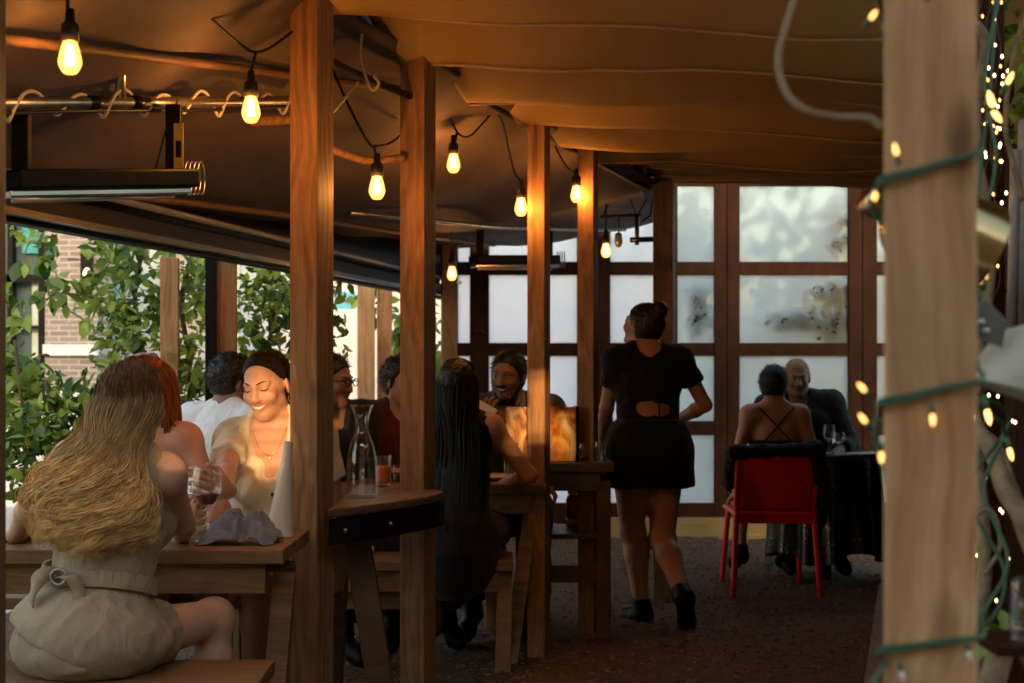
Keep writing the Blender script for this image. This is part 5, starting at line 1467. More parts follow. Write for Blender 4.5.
# ------------------------------------------------------------------ fairy lights on and around the foreground post
M['fairy'] = emit('fairy_bulb_glow', (1.0, .46, .12), .55); M['fairy_core'] = emit('fairy_bulb_core', (1.0, .62, .28), 1.6); M['fairy_off'] = mat('unlit_fairy_bulb', (.75, .74, .70), .2)
def minibulb(root, p, d, mcord, mglow, s=1.0):
    d = unit(d); p = np.array(p)
    mb = MB(); mb.tube([p, p + d * .014 * s], [.0036 * s, .0032 * s], 8); so_ = O('socket', mb, mcord, root, True)
    mb = MB(); q = p + d * .014 * s
    mb.tube([q, q + d * .004 * s, q + d * .010 * s, q + d * .015 * s], [.0024 * s, .0032 * s, .0028 * s, .0006 * s], 8); O('bulb', mb, mglow, root, True)
hw = RPW / 2 + .003
def ring(y_l, y_r, wob=0):
    """a loop of cord around the post: front left height y_l, front right height y_r (pixels at the post)"""
    zl, zr = EYE - (y_l - HY) / FPX * (RPY - hw), EYE - (y_r - HY) / FPX * (RPY - hw)
    zb = (zl + zr) / 2
    RR = RZ(-16.4)
    return [np.array([RPX, RPY, 0]) + RR @ np.array([sx * hw, sy * hw, z]) for sx, sy, z in ((-1, 1, zl - .03), (-1, 0, zl - .015), (-1.03, -1, zl), (-.3, -1.05, zl + (zr - zl) * .33), (.4, -1.05, zl + (zr - zl) * .72), (1.03, -1, zr), (1, 0, zr + .012), (1, 1, zr + .02))]
t = T('fairy_light_string', 'green corded fairy light string wound around the pale foreground post', 'fairy lights', (RPX, RPY, 1.3))
for (yl, yr) in ((-14, -40), (182, 154), (406, 380), (656, 634)):
    mb = MB(); mb.tube(catmull(ring(yl, yr), 60), .0026, 8); mb.tube([q + np.array([0, 0, .003]) for q in catmull(ring(yl - 2, yr + 2), 60)], .0022, 8); O('cord', mb, M['greencord'], t, True)
YF = RPY - hw - .012
for (x, y, dx, dz, on) in ((926, 2, .3, .6, 1), (899, 165, -.25, .9, 1), (932, 404, .0, -1, 1), (966, 640, .15, -1, 0), (900, 660, .1, -1, 0)):
    minibulb(t, P(x, y, YF), (dx, -.15, dz), M['greencord'], M['fairy'] if on else M['fairy_off'], .8)
for (x, y, dx, dz) in ((864, 28, .7, 1), (888, 36, -.1, -.8), (971, 150, .1, -.8), (870, 210, .35, 1), (872, 398, -.6, .6), (872, 430, -.5, .6), (881, 442, 0, -1)):
    minibulb(t, P(x, y, RPY - .01), (dx, -.1, dz), M['greencord'], M['fairy'], .8)
tubes = [[P(888, 180, 1.54), P(880, 190, 1.55), P(872, 208, 1.56), P(880, 222, 1.56)], [P(887, 405, 1.54), P(878, 415, 1.55), P(876, 440, 1.55), P(884, 470, 1.56), P(889, 500, 1.56)], [P(884, 25, 1.56), P(889, 36, 1.55), P(888, 60, 1.56)], [P(890, 655, 1.53), P(880, 672, 1.5), P(868, 690, 1.48)]]
for q in tubes:
    mb = MB(); mb.tube(catmull(q, 24), .0032, 8); O('cord', mb, M['greencord'], t, True)
# second string in the vines on the right
t = T('fairy_light_string', 'fairy light string tangled in the vines right of the foreground post', 'fairy lights', P(990, 300, 2.3))
pts = [P(1000, -10, 2.4), P(985, 80, 2.35), P(996, 160, 2.3), P(978, 240, 2.25), P(976, 300, 2.2), P(985, 350, 2.2), P(975, 400, 2.2), P(1004, 430, 2.3), P(984, 490, 2.25), P(1008, 560, 2.2), P(985, 610, 2.15), P(974, 640, 2.1)]
mb = MB(); mb.tube(catmull(pts, 140), .0034, 7); mb.tube(catmull([q + np.array([.02 * math.sin(i * 2.1), .02, .02 * math.cos(i)]) for i, q in enumerate(pts)], 140), .0032, 7); O('cord', mb, M['greencord'], t, True)
for (x, y, s) in ((985, 97, 1.5), (997, 118, 1.7), (1001, 92, 1.3), (974, 293, 1.4), (983, 287, 1.3), (981, 312, 1.4), (988, 346, 1.7), (984, 393, 1.6), (1006, 434, 1.3), (976, 403, 1.0)):
    minibulb(t, P(x, y + 3, 2.15), (random.uniform(-.5, .5), -.3, random.choice((-1, 1)) * .8), M['greencord'], M['fairy'], s)
# the dense curtain of tiny lights
t = T('micro_light_curtain', 'dense hanging strand of tiny warm lights on the dark upright', 'fairy lights', P(990, 120, 3.1))
r = np.random.default_rng(9); mb = MB(); st = []
for k in range(4):
    pts = [P(980 + k * 6 + r.normal() * 4, y, 3.08) for y in np.linspace(-20, 330, 16)]; st.append(catmull(pts, 80)); mb.tube(st[-1], .0016, 5)
O('wire', mb, M['cable'], t, True)
for i in range(70):
    p = st[r.integers(4)][r.integers(5, 79)] + r.normal(size=3) * .010; p[1] -= .02
    g = MB(); g.lathe([(.0004, -.0045), (.0026, -.002), (.0030, .001), (.0004, .0045)], p, 6); O('bulb', g, M['fairy_core'] if i % 3 else M['fairy'], t, True)
for i in range(26):
    p = P(r.uniform(974, 1018), r.choice([r.uniform(385, 425), r.uniform(460, 535), r.uniform(540, 620)]), 2.9)
    g = MB(); g.lathe([(.0004, -.0040), (.0022, -.002), (.0026, .001), (.0004, .0040)], p, 6); O('bulb', g, M['fairy_core'], t, True)
# vines and branches at right
t = T('climbing_vine', 'bare twisting vine branches with a few leaves at the right edge', 'vine', (PX(1000, 2.4), 2.4, 0))
mb = MB()
for pts, r0, r1 in (([P(960, 395, 2.6), P(975, 420, 2.55), P(990, 450, 2.5), P(1008, 490, 2.45), P(1024, 520, 2.4), P(1050, 600, 2.4), P(1060, 690, 2.4)], .010, .024), ([P(985, 430, 2.6), P(1000, 450, 2.6), P(1016, 490, 2.6), P(1040, 560, 2.6)], .004, .008),
                    ([P(970, 20, 2.8), P(985, 45, 2.8), P(975, 130, 2.85), P(990, 260, 2.8), P(975, 400, 2.7), P(985, 560, 2.6), P(975, 690, 2.6)], .009, .014), ([P(1030, 0, 3.0), P(1012, 60, 3.0), P(1006, 130, 3.0), P(1024, 200, 3.0)], .005, .007),
                    ([P(990, 690, 2.2), P(1000, 655, 2.2), P(1015, 640, 2.2), P(1035, 660, 2.2)], .022, .02), ([P(970, 520, 2.4), P(990, 510, 2.4), P(1000, 545, 2.4), P(985, 575, 2.4)], .004, .004)):
    c_ = catmull(pts, 40); mb.tube(c_ + .004 * vnoise(c_, 20)[:, None], np.linspace(r0, r1, 40), 8)
O('branches', mb, mat('vine_bark', (.24, .17, .10), .85, var=.35, scale=30, bump=.5), t, True)
mb = MB(); r = np.random.default_rng(12)
for (x, y, n_, sp) in ((985, 630, 9, 16), (1002, 625, 7, 12), (965, 560, 5, 10), (1016, 90, 34, 26), (1012, 40, 22, 22), (1000, 12, 14, 18), (1020, 140, 20, 20), (990, 660, 8, 14)):
    for q in range(n_):
        p = P(x + r.normal() * sp * .5, y + r.normal() * sp * .6, 2.3 if y > 300 else 3.3); tn = r.uniform(.1, 1)
        mb.leaf(p, unit(r.normal(size=3) + np.array([0, 0, -.5])), unit(r.normal(size=3) + np.array([0, -1, .6])), .045, .026, (tn, tn, tn))
O('leaves', mb, M['leaf'], t, True)
# brass dome lamp behind the post and cream shade at the right edge
t = T('brass_lamp', 'brass dome lamp half hidden behind the foreground post', 'lamp', P(905, 235, 1.95))
br = mat('aged_brass', (.42, .30, .14), .18, 1.0, var=.2)
Rl = RY(-62) @ RX(10); cc = P(925, 232, 1.95)
pr = smooth_prof([(.082, -.075), (.080, -.06), (.072, -.02), (.052, .03), (.030, .055), (.016, .06)], 26)
mb = MB(); mb.lathe(pr + [(r_ - .002, z - .001) for r_, z in pr[::-1]], cc, 40, Rl); O('shade', mb, br, t, True)
mb = MB(); mb.tube([cc + Rl @ np.array([0, 0, .055]), cc + Rl @ np.array([0, 0, .10])], .020, 14); O('socket', mb, br, t, True)
t = T('cream_lamp', 'cream metal lamp shade on a grey bracket at the right edge', 'lamp', P(1010, 350, 1.9))
cc = P(1040, 362, 1.9); Rl = RY(18)
pr = [(.030, .045), (.060, .022), (.078, -.02), (.080, -.05)]
mb = MB(); mb.lathe(smooth_prof(pr, 20) + [(r_ - .002, z) for r_, z in smooth_prof(pr, 20)[::-1]], cc, 40, Rl); O('shade', mb, mat('cream_enamel', (.42, .39, .32), .3, var=.1), t, True)
mb = MB(); mb.slab([(0, 0), (.035, -.012), (.042, .022), (.012, .052), (-.006, .03)], -.003, .003)
R_ = RX(90); mb.v = [tuple(R_ @ np.array(v) * 1.0 + P(975, 338, 1.86) + np.array([0, 0, 0])) for v in mb.v]; O('bracket', mb, mat('grey_bracket', (.10, .10, .09), .5), t, bevel=.001)
for q in ((981, 322), (986, 331)):
    mb = MB(); mb.lathe([(0, .004), (.004, .003), (.0055, 0), (0, 0)], P(*q, 1.852), 10, RX(90)); O('screw', mb, M['steel'], t, True)
vessel('glass_jar', 'clear glass bottle standing in the planting at the lower right edge', 'bottle', (PX(1024, 1.95), 1.95, EYE - (640 - HY) / FPX * 1.95), smooth_prof([(.018, 0), (.02, .004), (.02, .06), (.017, .085)], 14), .0015)
mb = MB(); mb.box((PX(1024, 1.95) + .03, 1.97, EYE - (640 - HY) / FPX * 1.95 - .008), (.16, .12, .014)); tag(O('fence_ledge', mb, M['darkwood'], bevel=.002), 'dark little ledge under the glass bottle at the right edge', 'ledge')
# ------------------------------------------------------------------ people
def skin(name, c, var=.08):
    return mat(name, c, .48, 0, var, 18, bump=.06, bscale=260, spec=.35, sss=.12)
SK_FAIR = skin('fair_skin', (.56, .33, .23)); SK_TAN = skin('tanned_skin', (.50, .27, .17)); SK_DARK = skin('dark_skin', (.12, .062, .038)); SK_BROWN = skin('brown_skin', (.22, .12, .075)); SK_RED = skin('sunny_skin', (.52, .27, .19))
M['brow'] = mat('dark_hair_fine', (.02, .012, .008), .6); M['lip'] = mat('lip', (.42, .13, .11), .35); M['liprose'] = mat('lip_dark', (.20, .075, .06), .4); M['teeth'] = mat('teeth', (.80, .77, .70), .25)
def eyemat():
    m, nt, b = newmat('eye_white'); b.inputs['Base Color'].default_value = (.34, .31, .28, 1); b.inputs['Roughness'].default_value = .15
    return m
M['eye'] = eyemat()
def hairmat(name, rough=.5, spec=.36):
    m = mat(name, (1, 1, 1), rough, var=.18, scale=40, vcol=True, spec=spec)
    nt = m.node_tree; b = nt.nodes['Principled BSDF']; b.inputs['Anisotropic'].default_value = .6
    tl = nt.nodes.new('ShaderNodeBsdfTranslucent'); nt.links.new(b.inputs['Base Color'].links[0].from_socket, tl.inputs['Color'])
    ms = nt.nodes.new('ShaderNodeMixShader'); ms.inputs['Fac'].default_value = .42
    nt.links.new(b.outputs[0], ms.inputs[1]); nt.links.new(tl.outputs[0], ms.inputs[2]); nt.links.new(ms.outputs[0], nt.nodes['Material Output'].inputs['Surface'])
    return m
M['hair_dark'] = mat('dark_hair', (.014, .009, .007), .42, var=.3, scale=30, bump=.5, bscale=160, stretch=(1, 1, .2), spec=.45)
M['hair_black'] = mat('black_hair', (.006, .005, .005), .38, var=.3, scale=30, bump=.5, bscale=160, stretch=(1, 1, .2), spec=.4)
M['hair_brown'] = mat('brown_hair', (.045, .025, .015), .45, var=.3, scale=30, bump=.5, bscale=160, stretch=(1, 1, .2))
M['strand'] = hairmat('strand_hair')
def cloth(name, c, var=.1, bump=.25, rough=.85, sheen=.1):
    return mat(name, c, rough, 0, var, 9, bump=bump, bscale=420, spec=.2, sheen=sheen, fold=.28)
def strands(H, name, paths, cols, rad, n=22, wave=(0, 0), nside=5, flat=.55, seed=0, phase=None, t0=.22):
    r = np.random.default_rng(seed); N = len(paths)
    q = np.stack([catmull(p, n) for p in paths]); t = np.linspace(0, 1, n)[None]
    amp, fr = wave
    if amp:
        ph = np.array([p[-1][0] * 14 for p in paths]) + r.uniform(-.9, .9, N) if phase is None else np.array(phase)
        a = r.uniform(.75, 1.25, (N, 1)) * amp * np.clip((t - t0) / .35, 0, 1); f = fr * (r.uniform(.9, 1.12, (N, 1)) if phase is None else 1.0)
        w = 2 * np.pi * f * t ** 1.15 + ph[:, None]
        q[..., 0] += a * np.sin(w); q[..., 1] += .6 * a * np.cos(w); q[..., 2] += .2 * a * np.sin(2 * w)
    rr = rad * r.uniform(.7, 1.3, (N, 1)) * np.clip(1.1 - t ** 3 * .9, .15, 1)
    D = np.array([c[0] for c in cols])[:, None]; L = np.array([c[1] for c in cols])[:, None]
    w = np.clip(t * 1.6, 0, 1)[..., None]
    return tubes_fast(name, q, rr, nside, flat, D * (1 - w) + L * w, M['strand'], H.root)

# ---- 1. blonde woman, back to the camera, on the near bench
b_pos = (PX(92, 3.86), 3.86, .575)
kR = P(214, 618, 4.13); kL = np.array([-1.22, 4.30, .545])
LB = [(kR, np.array([kR[0] + .02, kR[1] + .02, .16]), (.5, 1, -.2)), (kL, np.array([-1.2, 4.35, .13]), (0, 1, -.2))]
B = Human(b_pos, -38, -16, lean=7, side=7, hyaw=-22, hpitch=4, hroll=6, k=.965, female=True,
          wr=(P(181, 536, 4.30) + (0, 0, .0), P(6, 548, 4.35)), pole=((.55, -.3, -.8), (-.9, -.3, -.3)), legs=LB,
          hands=(dict(d=(.1, .35, .9), n=(.2, .9, -.2), curl=38, side=1), dict(d=(.2, 1, .1), curl=25)))
B.build('person', 'blonde woman in a belted tan sleeveless outfit sitting on the nearest bench, back turned', SK_FAIR, .007)
M['tan'] = cloth('tan_linen', (.36, .285, .18), .08, .3)
k = B.k
top_ = B.grow({'ribs': 0, 'waist': .002, 'pelvis': .022, 'trap': -.004}, .011, extra=[E_(B.L(0.02, -.02, .0), (.215, .175, .10), B.Rt, k=.05)],
              cut=[C_(B.L(0, .02, .52), B.L(0, .10, .44), .075, .05, k=.01), C_(B.sh[0] + (0.03, 0, .02), B.sh[0] + (.10, 0, -.04), .045, k=.01), C_(B.sh[1] + (-.03, 0, .02), B.sh[1] + (-.1, 0, -.04), .045, k=.01)])
sdf_obj('vest_top', top_, .007, M['tan'], B.root, wrinkle=.007, wscale=14, wdir=(.6, 0, .8), clips=[(B.L(0, 0, -.045), -B.Rt[:, 2] - .25 * B.Rt[:, 0])])
sk_ = B.grow({'pelvis': 0}, .014, extra=B.leg_sleeve(0, .46, .012, .016) + B.leg_sleeve(1, .55, .012, .016) + [E_(B.Lp(0, -.04, -.04), (.19, .16, .085), B.Rp, k=.05)])
sdf_obj('shorts', sk_, .007, cloth('tan_linen_shaded', (.30, .235, .145), .08, .3), B.root, wrinkle=.007, wscale=14, wdir=(.8, .5, .2), clips=[(np.array([0, 0, .478]), (0, 0, -1))])  # same linen darkened: shading of the lower garment put into its colour
# belt with buckle and knotted tails at the small of the back
wz = .155
mb = MB(); pts = []
for a_ in np.linspace(0, 2 * math.pi, 49):
    pts.append(B.L(.166 * math.sin(a_), -.135 * math.cos(a_) - .006, wz + .012 * math.sin(a_ * 2)))
for i in range(48): mb.bar(pts[i], pts[i + 1], .008, .042, up=B.Rt[:, 2])
bl = O('belt', mb, M['tan'], B.root)
def ribbon(name, pts, w0, w1, th, m, parent, side_v):
    c = catmull(pts, 26); mb = MB(); sv = np.array(side_v, float)
    ws = np.linspace(w0, w1, 26); vs = []
    for i in range(26):
        tn = unit(c[min(i + 1, 25)] - c[max(i - 1, 0)]); s_ = unit(sv - tn * (sv @ tn)); nn = np.cross(tn, s_)
        for a, b in ((-1, -1), (1, -1), (1, 1), (-1, 1)): vs.append(c[i] + s_ * a * ws[i] / 2 + nn * b * th / 2)
    fs = [(i * 4 + q, i * 4 + (q + 1) % 4, i * 4 + 4 + (q + 1) % 4, i * 4 + 4 + q) for i in range(25) for q in range(4)] + [(0, 1, 2, 3), (100, 101, 102, 103)]
    mb.add(vs, fs); return O(name, mb, m, parent, True)
bp = B.L(-.035, -.150, wz)
ribbon('belt_tail', [bp, bp + (.035, -.028, .0), bp + (.055, -.024, -.04), bp + (.055, -.02, -.10)], .035, .03, .004, M['tan'], B.root, (1, .2, .2))
ribbon('belt_tail', [bp, bp + (-.03, -.022, .008), bp + (-.06, -.016, -.016), bp + (-.08, .004, -.07)], .035, .05, .004, M['tan'], B.root, (.1, 0, 1))
mb = MB(); mb.tube([bp + np.array([.020 * math.cos(a_), -.020, .020 * math.sin(a_)]) for a_ in np.linspace(0, 2 * math.pi, 25)], .0038, 8); O('buckle', mb, M['silver'], bl, True)
# her long waved hair
r = np.random.default_rng(21)
base = [E_(B.H(0, -.018, .026), np.array([.074, .092, .084]) * k, B.Rh, k=.02), C_(B.H(0, -.06, -.02), B.L(.0, -.09, .42), .065, .075, k=.05), C_(B.L(-.05, -.105, .44), B.L(-.085, -.115, .28), .065, .04, k=.06), C_(B.L(.06, -.10, .44), B.L(.06, -.115, .28), .06, .04, k=.06)]
nb2 = unit(B.Rh @ np.array([0, .79, -.61]))
base[0]['clip'] = [(B.hc + nb2 * .012, nb2)]
V, F = sdf_mesh(base, .009); V = laplace(V, F, 2)
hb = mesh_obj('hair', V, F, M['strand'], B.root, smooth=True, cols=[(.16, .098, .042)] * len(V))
paths, cols, phs = [], [], []
def lock_path(a, up, j=0.0):
    th = a * 1.8; ph_ = .10 + (1 - up) * 1.2
    root = B.H(.080 * math.sin(th) * math.sin(ph_ + .2), -.018 - .098 * math.cos(th) * math.sin(ph_) + .03 * (1 - math.sin(ph_)), .028 + .092 * math.cos(ph_))
    out = B.H(.092 * math.sin(th), -.018 - .106 * max(math.cos(th), -.15), -.02 + .03 * up)
    dp = -.125 - .045 * math.cos(a * 1.5)
    lf = max(-a - .15, 0)
    mid = B.L(a * .100 - lf * .0, dp + .03, .52)
    low = B.L(a * .140 - lf * .02, dp, .42)
    lw2 = B.L(a * .150 - lf * .035, dp - .005 + .03 * a * a, .335)
    end = B.L(a * .140 - lf * .035, dp + .015 + .05 * a * a, .255 + .04 * abs(a))
    return np.array([root, out, mid, low, lw2, end])
for cl in range(120):
    a = -1 + 2 * (cl % 30 + .5) / 30 + r.normal() * .05; up = r.uniform(0, 1); pc = r.uniform(0, 6.28); lt0 = r.uniform(0, 1)
    dz = r.normal(size=3) * np.array([.008, .014, .028]); cp = r.normal(size=3) * .006
    for q in range(40):
        p = lock_path(a + r.normal() * .055, np.clip(up + r.normal() * .12, 0, 1))
        for jn, w_ in enumerate((0, .3, .6, 1, 1, 1)):
            p[jn] += (dz * w_ if jn == 5 else cp * w_) + r.normal(size=3) * .0048 * (1 - .35 * (jn == 5)) + np.array([0, -.006, 0]) * math.sin(q) * w_
        paths.append(p); phs.append(pc + r.normal() * .20)
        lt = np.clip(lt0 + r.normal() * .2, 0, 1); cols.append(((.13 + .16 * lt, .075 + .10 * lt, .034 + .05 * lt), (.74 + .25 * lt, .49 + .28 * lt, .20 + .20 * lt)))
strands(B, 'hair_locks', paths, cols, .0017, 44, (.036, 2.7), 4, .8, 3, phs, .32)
r = np.random.default_rng(33); sel = r.integers(0, len(paths), 500)
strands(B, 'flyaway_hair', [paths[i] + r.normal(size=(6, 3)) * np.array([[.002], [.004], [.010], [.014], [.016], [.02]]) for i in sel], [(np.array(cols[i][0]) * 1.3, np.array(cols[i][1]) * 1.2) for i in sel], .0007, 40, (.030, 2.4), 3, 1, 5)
# ring on her right hand
mb = MB(); w = B.arms[0][2]; mb.tube([w + np.array([.008, .05, .085]) + np.array([.0095 * math.cos(a_), .002, .0095 * math.sin(a_)]) for a_ in np.linspace(0, 2 * math.pi, 17)], .0014, 6); O('ring', mb, M['silver'], B.root, True)

# ---- 2. smiling woman in the cream dress, facing the camera
S = Human((PX(292, 5.08), 5.08, .582), 178, 174, lean=8, side=6, hyaw=162, hpitch=-12, hroll=5, k=1.0, female=True,
          wr=(P(226, 494, 4.50), P(322, 545, 4.86)), pole=((-.6, .2, -.7), (.25, .9, -.6)), hands=(dict(d=(-.35, -.85, .28), n=(-.75, .2, .1), curl=34, side=-1), dict(d=(.0, -.6, -.6), n=(-1, 0, 0))),
          legs=(((-1.0, 4.70, .575), (-.98, 4.72, .15), (0, -1, -.2)), ((-.84, 4.70, .57), (-.86, 4.74, .15), (0, -1, -.2))),
          headoff=(0, .03, .15))
S.lips(.011, 1.15)
S.build('person', 'smiling woman in a cream button front dress reaching for the wine glass', SK_TAN, .0045)
S.face(M['brow'], M['lip'], M['eye'], M['teeth'], closed=True, smile=1.0, brow_r=.0027)
M['cream'] = cloth('cream_knit', (.74, .66, .49), .06, .35)
dr = S.grow({'ribs': 0, 'waist': .004, 'pelvis': .004, 'trap': -.002}, .010, extra=S.sleeve(0, .62, .012, .016) + S.sleeve(1, .62, .012, .016) + S.leg_sleeve(0, .9, .012, .02) + S.leg_sleeve(1, .9, .012, .02),
            cut=[C_(S.L(0, .02, .53), S.L(0, .10, .46), .070, .066, k=.01), C_(S.L(-.005, .10, .46), S.L(-.005, .17, .28), .062, .012, k=.008)])
sdf_obj('dress', dr, .006, M['cream'], S.root, wrinkle=.005, wscale=15, wdir=(.5, 0, .8))
for z in (.285, .232, .180, .130):
    p0 = S.L(-.005, .30, z); d_ = -S.Rt[:, 1]; t_ = 0
    for _ in range(80):
        dd = float(sdf_eval(dr, p0)); 
        if dd < .001: break
        p0 = p0 + d_ * max(dd * .7, .0006)
    mb = MB(); mb.lathe([(.0005, .005), (.007, .004), (.008, 0), (.0005, 0)], p0 + S.Rt[:, 1] * .004, 14, S.Rt @ RX(-90)); O('button', mb, mat('dark_button', (.05, .03, .02), .3), S.root, True)
mb = MB(); pts = []
body_ = [p for p in S.prims if p['reg'] in ('ribs', 'trap', 'neck', 'waist')]
for a_ in np.linspace(-1, 1, 27):
    p0 = S.L(.062 * a_, .25, .415 + .085 * a_ * a_); d_ = -S.Rt[:, 1]
    for _ in range(80):
        dd = float(sdf_eval(body_, p0))
        if dd < .0015: break
        p0 = p0 + d_ * max(dd * .7, .0006)
    pts.append(p0)
mb.tube(pts, .0010, 5); nc = O('necklace', mb, mat('gold', (.8, .55, .2), .2, 1), S.root, True)
mb = MB(); mb.lathe([(.0005, .003), (.006, .0025), (.008, 0), (.0005, 0)], pts[13] + S.Rt[:, 1] * .002 - np.array([0, 0, .010]), 14, S.Rt @ RX(-90)); O('pendant', mb, mat('pale_pendant', (.85, .75, .5), .15, .6), nc, True)
S.cap_hair(M['hair_dark'], .008, -.004, [E_(S.H(.0, -.115, -.01), (.040, .034, .040), S.Rh, k=.02)], .0045, wr=.002)
def combed(H, m_cols, bun, n=700, front=.014, rad=.0016, seed=2, part=True):
    r = np.random.default_rng(seed); pp = []; cc = []
    for i in range(n):
        s_ = r.uniform(-1, 1); e0 = r.uniform(0, 1) ** 2.2 * .7
        th0 = s_ * 1.45                                  # along the hairline from the middle parting to the ear
        z = .112 * math.cos(th0) * .82 + .012; y = (front - .012 + .61 * z) / .79
        x = .079 * math.sin(th0)
        p0 = np.array([x, y, z]); c0 = np.array([0, -.023, .025]); rad3 = np.array([.0815, .1045, .0945])
        pts = []
        b = np.array(bun)
        for q in np.linspace(e0, 1, 7):
            v = p0 * (1 - q) + (b + np.array([.012 * s_, 0, .01])) * q - c0
            v = v / np.linalg.norm(v / rad3) * (1.0 + .01 * r.random())
            pts.append(H.H(*(v + c0)))
        pp.append(pts); cc.append(m_cols)
    return strands(H, 'hair_strands', pp, cc, rad, 16, (0, 0), 4, .8, seed)
combed(S, ((.020, .011, .007), (.030, .017, .010)), (0, -.115, -.005), 2200, .022, .0014)
for sx in (1, -1):
    mb = MB(); mb.tube([S.H(sx * .080, -.004, -.046) + S.Rh @ np.array([0, .011 * math.cos(a_), -.011 + .011 * math.sin(a_)]) for a_ in np.linspace(0, 2 * math.pi, 17)], .0014, 6); O('earring', mb, bpy.data.materials['gold'], S.root, True)

# ---- 3. red haired woman beside her, her head hidden behind the blonde head
Rd = Human((PX(148, 5.0), 5.0, .575), 176, 172, lean=4, hyaw=165, hpitch=-8, k=.985, female=True, wr=(P(150, 560, 4.62), P(196, 548, 4.66)), pole=((-.7, .2, -.6), (.7, .3, -.8)), hands=(None, dict(d=(-.6, -.6, .2), n=(0, 0, -1))))
Rd.build('person', 'red haired woman with bare shoulders half hidden behind the blonde woman', SK_RED, .007)
Rd.face(M['brow'], M['lip'], M['eye'], closed=True)
tp = Rd.grow({'ribs': 0, 'waist': .003, 'pelvis': .003}, .010, extra=Rd.leg_sleeve(0, .8) + Rd.leg_sleeve(1, .8))
sdf_obj('strapless_dress', tp, .008, cloth('rust_dress', (.20, .06, .035)), Rd.root, wrinkle=.004, clips=[(Rd.L(0, 0, .385), Rd.Rt[:, 2])])
Rd.cap_hair(mat('red_hair', (.20, .060, .018), .42, var=.3, scale=30), .014, .014, [], .006)
r = np.random.default_rng(4); paths, cols = [], []
for i in range(240):
    sd = 1 if i % 2 else -1; u_ = r.random()
    root = Rd.H(.02 * sd * r.random(), .05 - .11 * u_, .118)
    o1 = Rd.H(sd * (.082 + .012 * r.random()), .045 - .12 * u_, .03 + .02 * r.random()); o2 = Rd.H(sd * (.088 + .015 * r.random()), .03 - .10 * u_, -.08)
    end = Rd.L(sd * (.105 + .03 * r.normal()), -.05 + .07 * (1 - u_), .36 + .05 * r.normal())
    paths.append([root, o1, o2, end]); lt = r.random(); cols.append(((.15 + .07 * lt, .042 + .03 * lt, .014), (.26 + .1 * lt, .09 + .05 * lt, .03)))
strands(Rd, 'hair_locks', paths, cols, .0045, 20, (.006, 1.4), 5, .6, 8)

# ---- 4. man in white t-shirt, back turned
W = Human((PX(213, 6.05), 6.05, .575), -28, -28, lean=12, hyaw=-62, hpitch=-10, k=1.0, female=False, wr=(P(262, 500, 6.5), P(225, 505, 6.55)), headoff=(0, .045, .15))
W.build('person', 'dark haired man in a white t-shirt seen from behind', SK_BROWN, .008)
W.face(M['brow'], M['liprose'], M['eye'])
M['white_t'] = cloth('white_cotton', (.72, .73, .75), .05)
sdf_obj('t_shirt', W.grow({'ribs': 0, 'waist': .008, 'pelvis': 0, 'trap': 0}, .013, extra=W.sleeve(0, .75, .016, .026) + W.sleeve(1, .75, .016, .026), cut=[C_(W.L(0, .03, .535), W.L(0, .06, .55), .072, .075, k=.01)]), .008, M['white_t'], W.root, wrinkle=.008, wscale=11, wdir=(.4, 0, .9))
sdf_obj('trousers', W.grow({'pelvis': 0}, .008, extra=W.leg_sleeve(0, 1.9) + W.leg_sleeve(1, 1.9)), .011, cloth('dark_denim', (.03, .035, .05)), W.root, wrinkle=.005)
W.cap_hair(M['hair_dark'], .012, .014, [], .006, nape=-.085); W.fuzz(M['hair_dark'], 1600); W.shoes(M['black'])

# ---- 5. man with glasses, dark shirt, behind the first post
G = Human((PX(322, 6.5), 6.5, .575), -140, -145, lean=8, hyaw=-115, hpitch=-6, k=1.0, female=False)
G.build('person', 'man with glasses in a dark navy shirt, mostly hidden behind the first post', SK_BROWN, .009)
G.face(M['brow'], M['liprose'], M['eye'])
sdf_obj('shirt', G.grow({'ribs': 0, 'waist': .008, 'pelvis': 0, 'trap': 0}, .013, extra=G.sleeve(0, 1.8) + G.sleeve(1, 1.8), cut=[C_(G.L(0, .05, .53), G.L(0, .1, .48), .065, .05, k=.01)]), .009, cloth('navy_cotton', (.014, .016, .026)), G.root, wrinkle=.006, wscale=11)
sdf_obj('trousers', G.grow({'pelvis': 0}, .008, extra=G.leg_sleeve(0, 1.9) + G.leg_sleeve(1, 1.9)), .012, cloth('dark_trousers', (.02, .02, .024)), G.root, wrinkle=.004)
G.cap_hair(M['hair_dark'], .012, .014, [], .007); G.fuzz(M['hair_dark'], 1200); G.shoes(M['black'])
def specs(H, m):
    mb = MB()
    for sx in (1, -1):
        mb.tube([H.H(sx * .033 + .022 * math.cos(a_), .104, .002 + .017 * math.sin(a_)) for a_ in np.linspace(0, 2 * math.pi, 21)], .0022, 6)
        mb.tube([H.H(sx * .056, .102, .006), H.H(sx * .076, .06, .006), H.H(sx * .08, -.01, .004)], .0022, 6)
    mb.tube([H.H(-.011, .104, .006), H.H(.011, .104, .006)], .0022, 6); O('glasses', mb, m, H.root, True)
specs(G, M['black'])

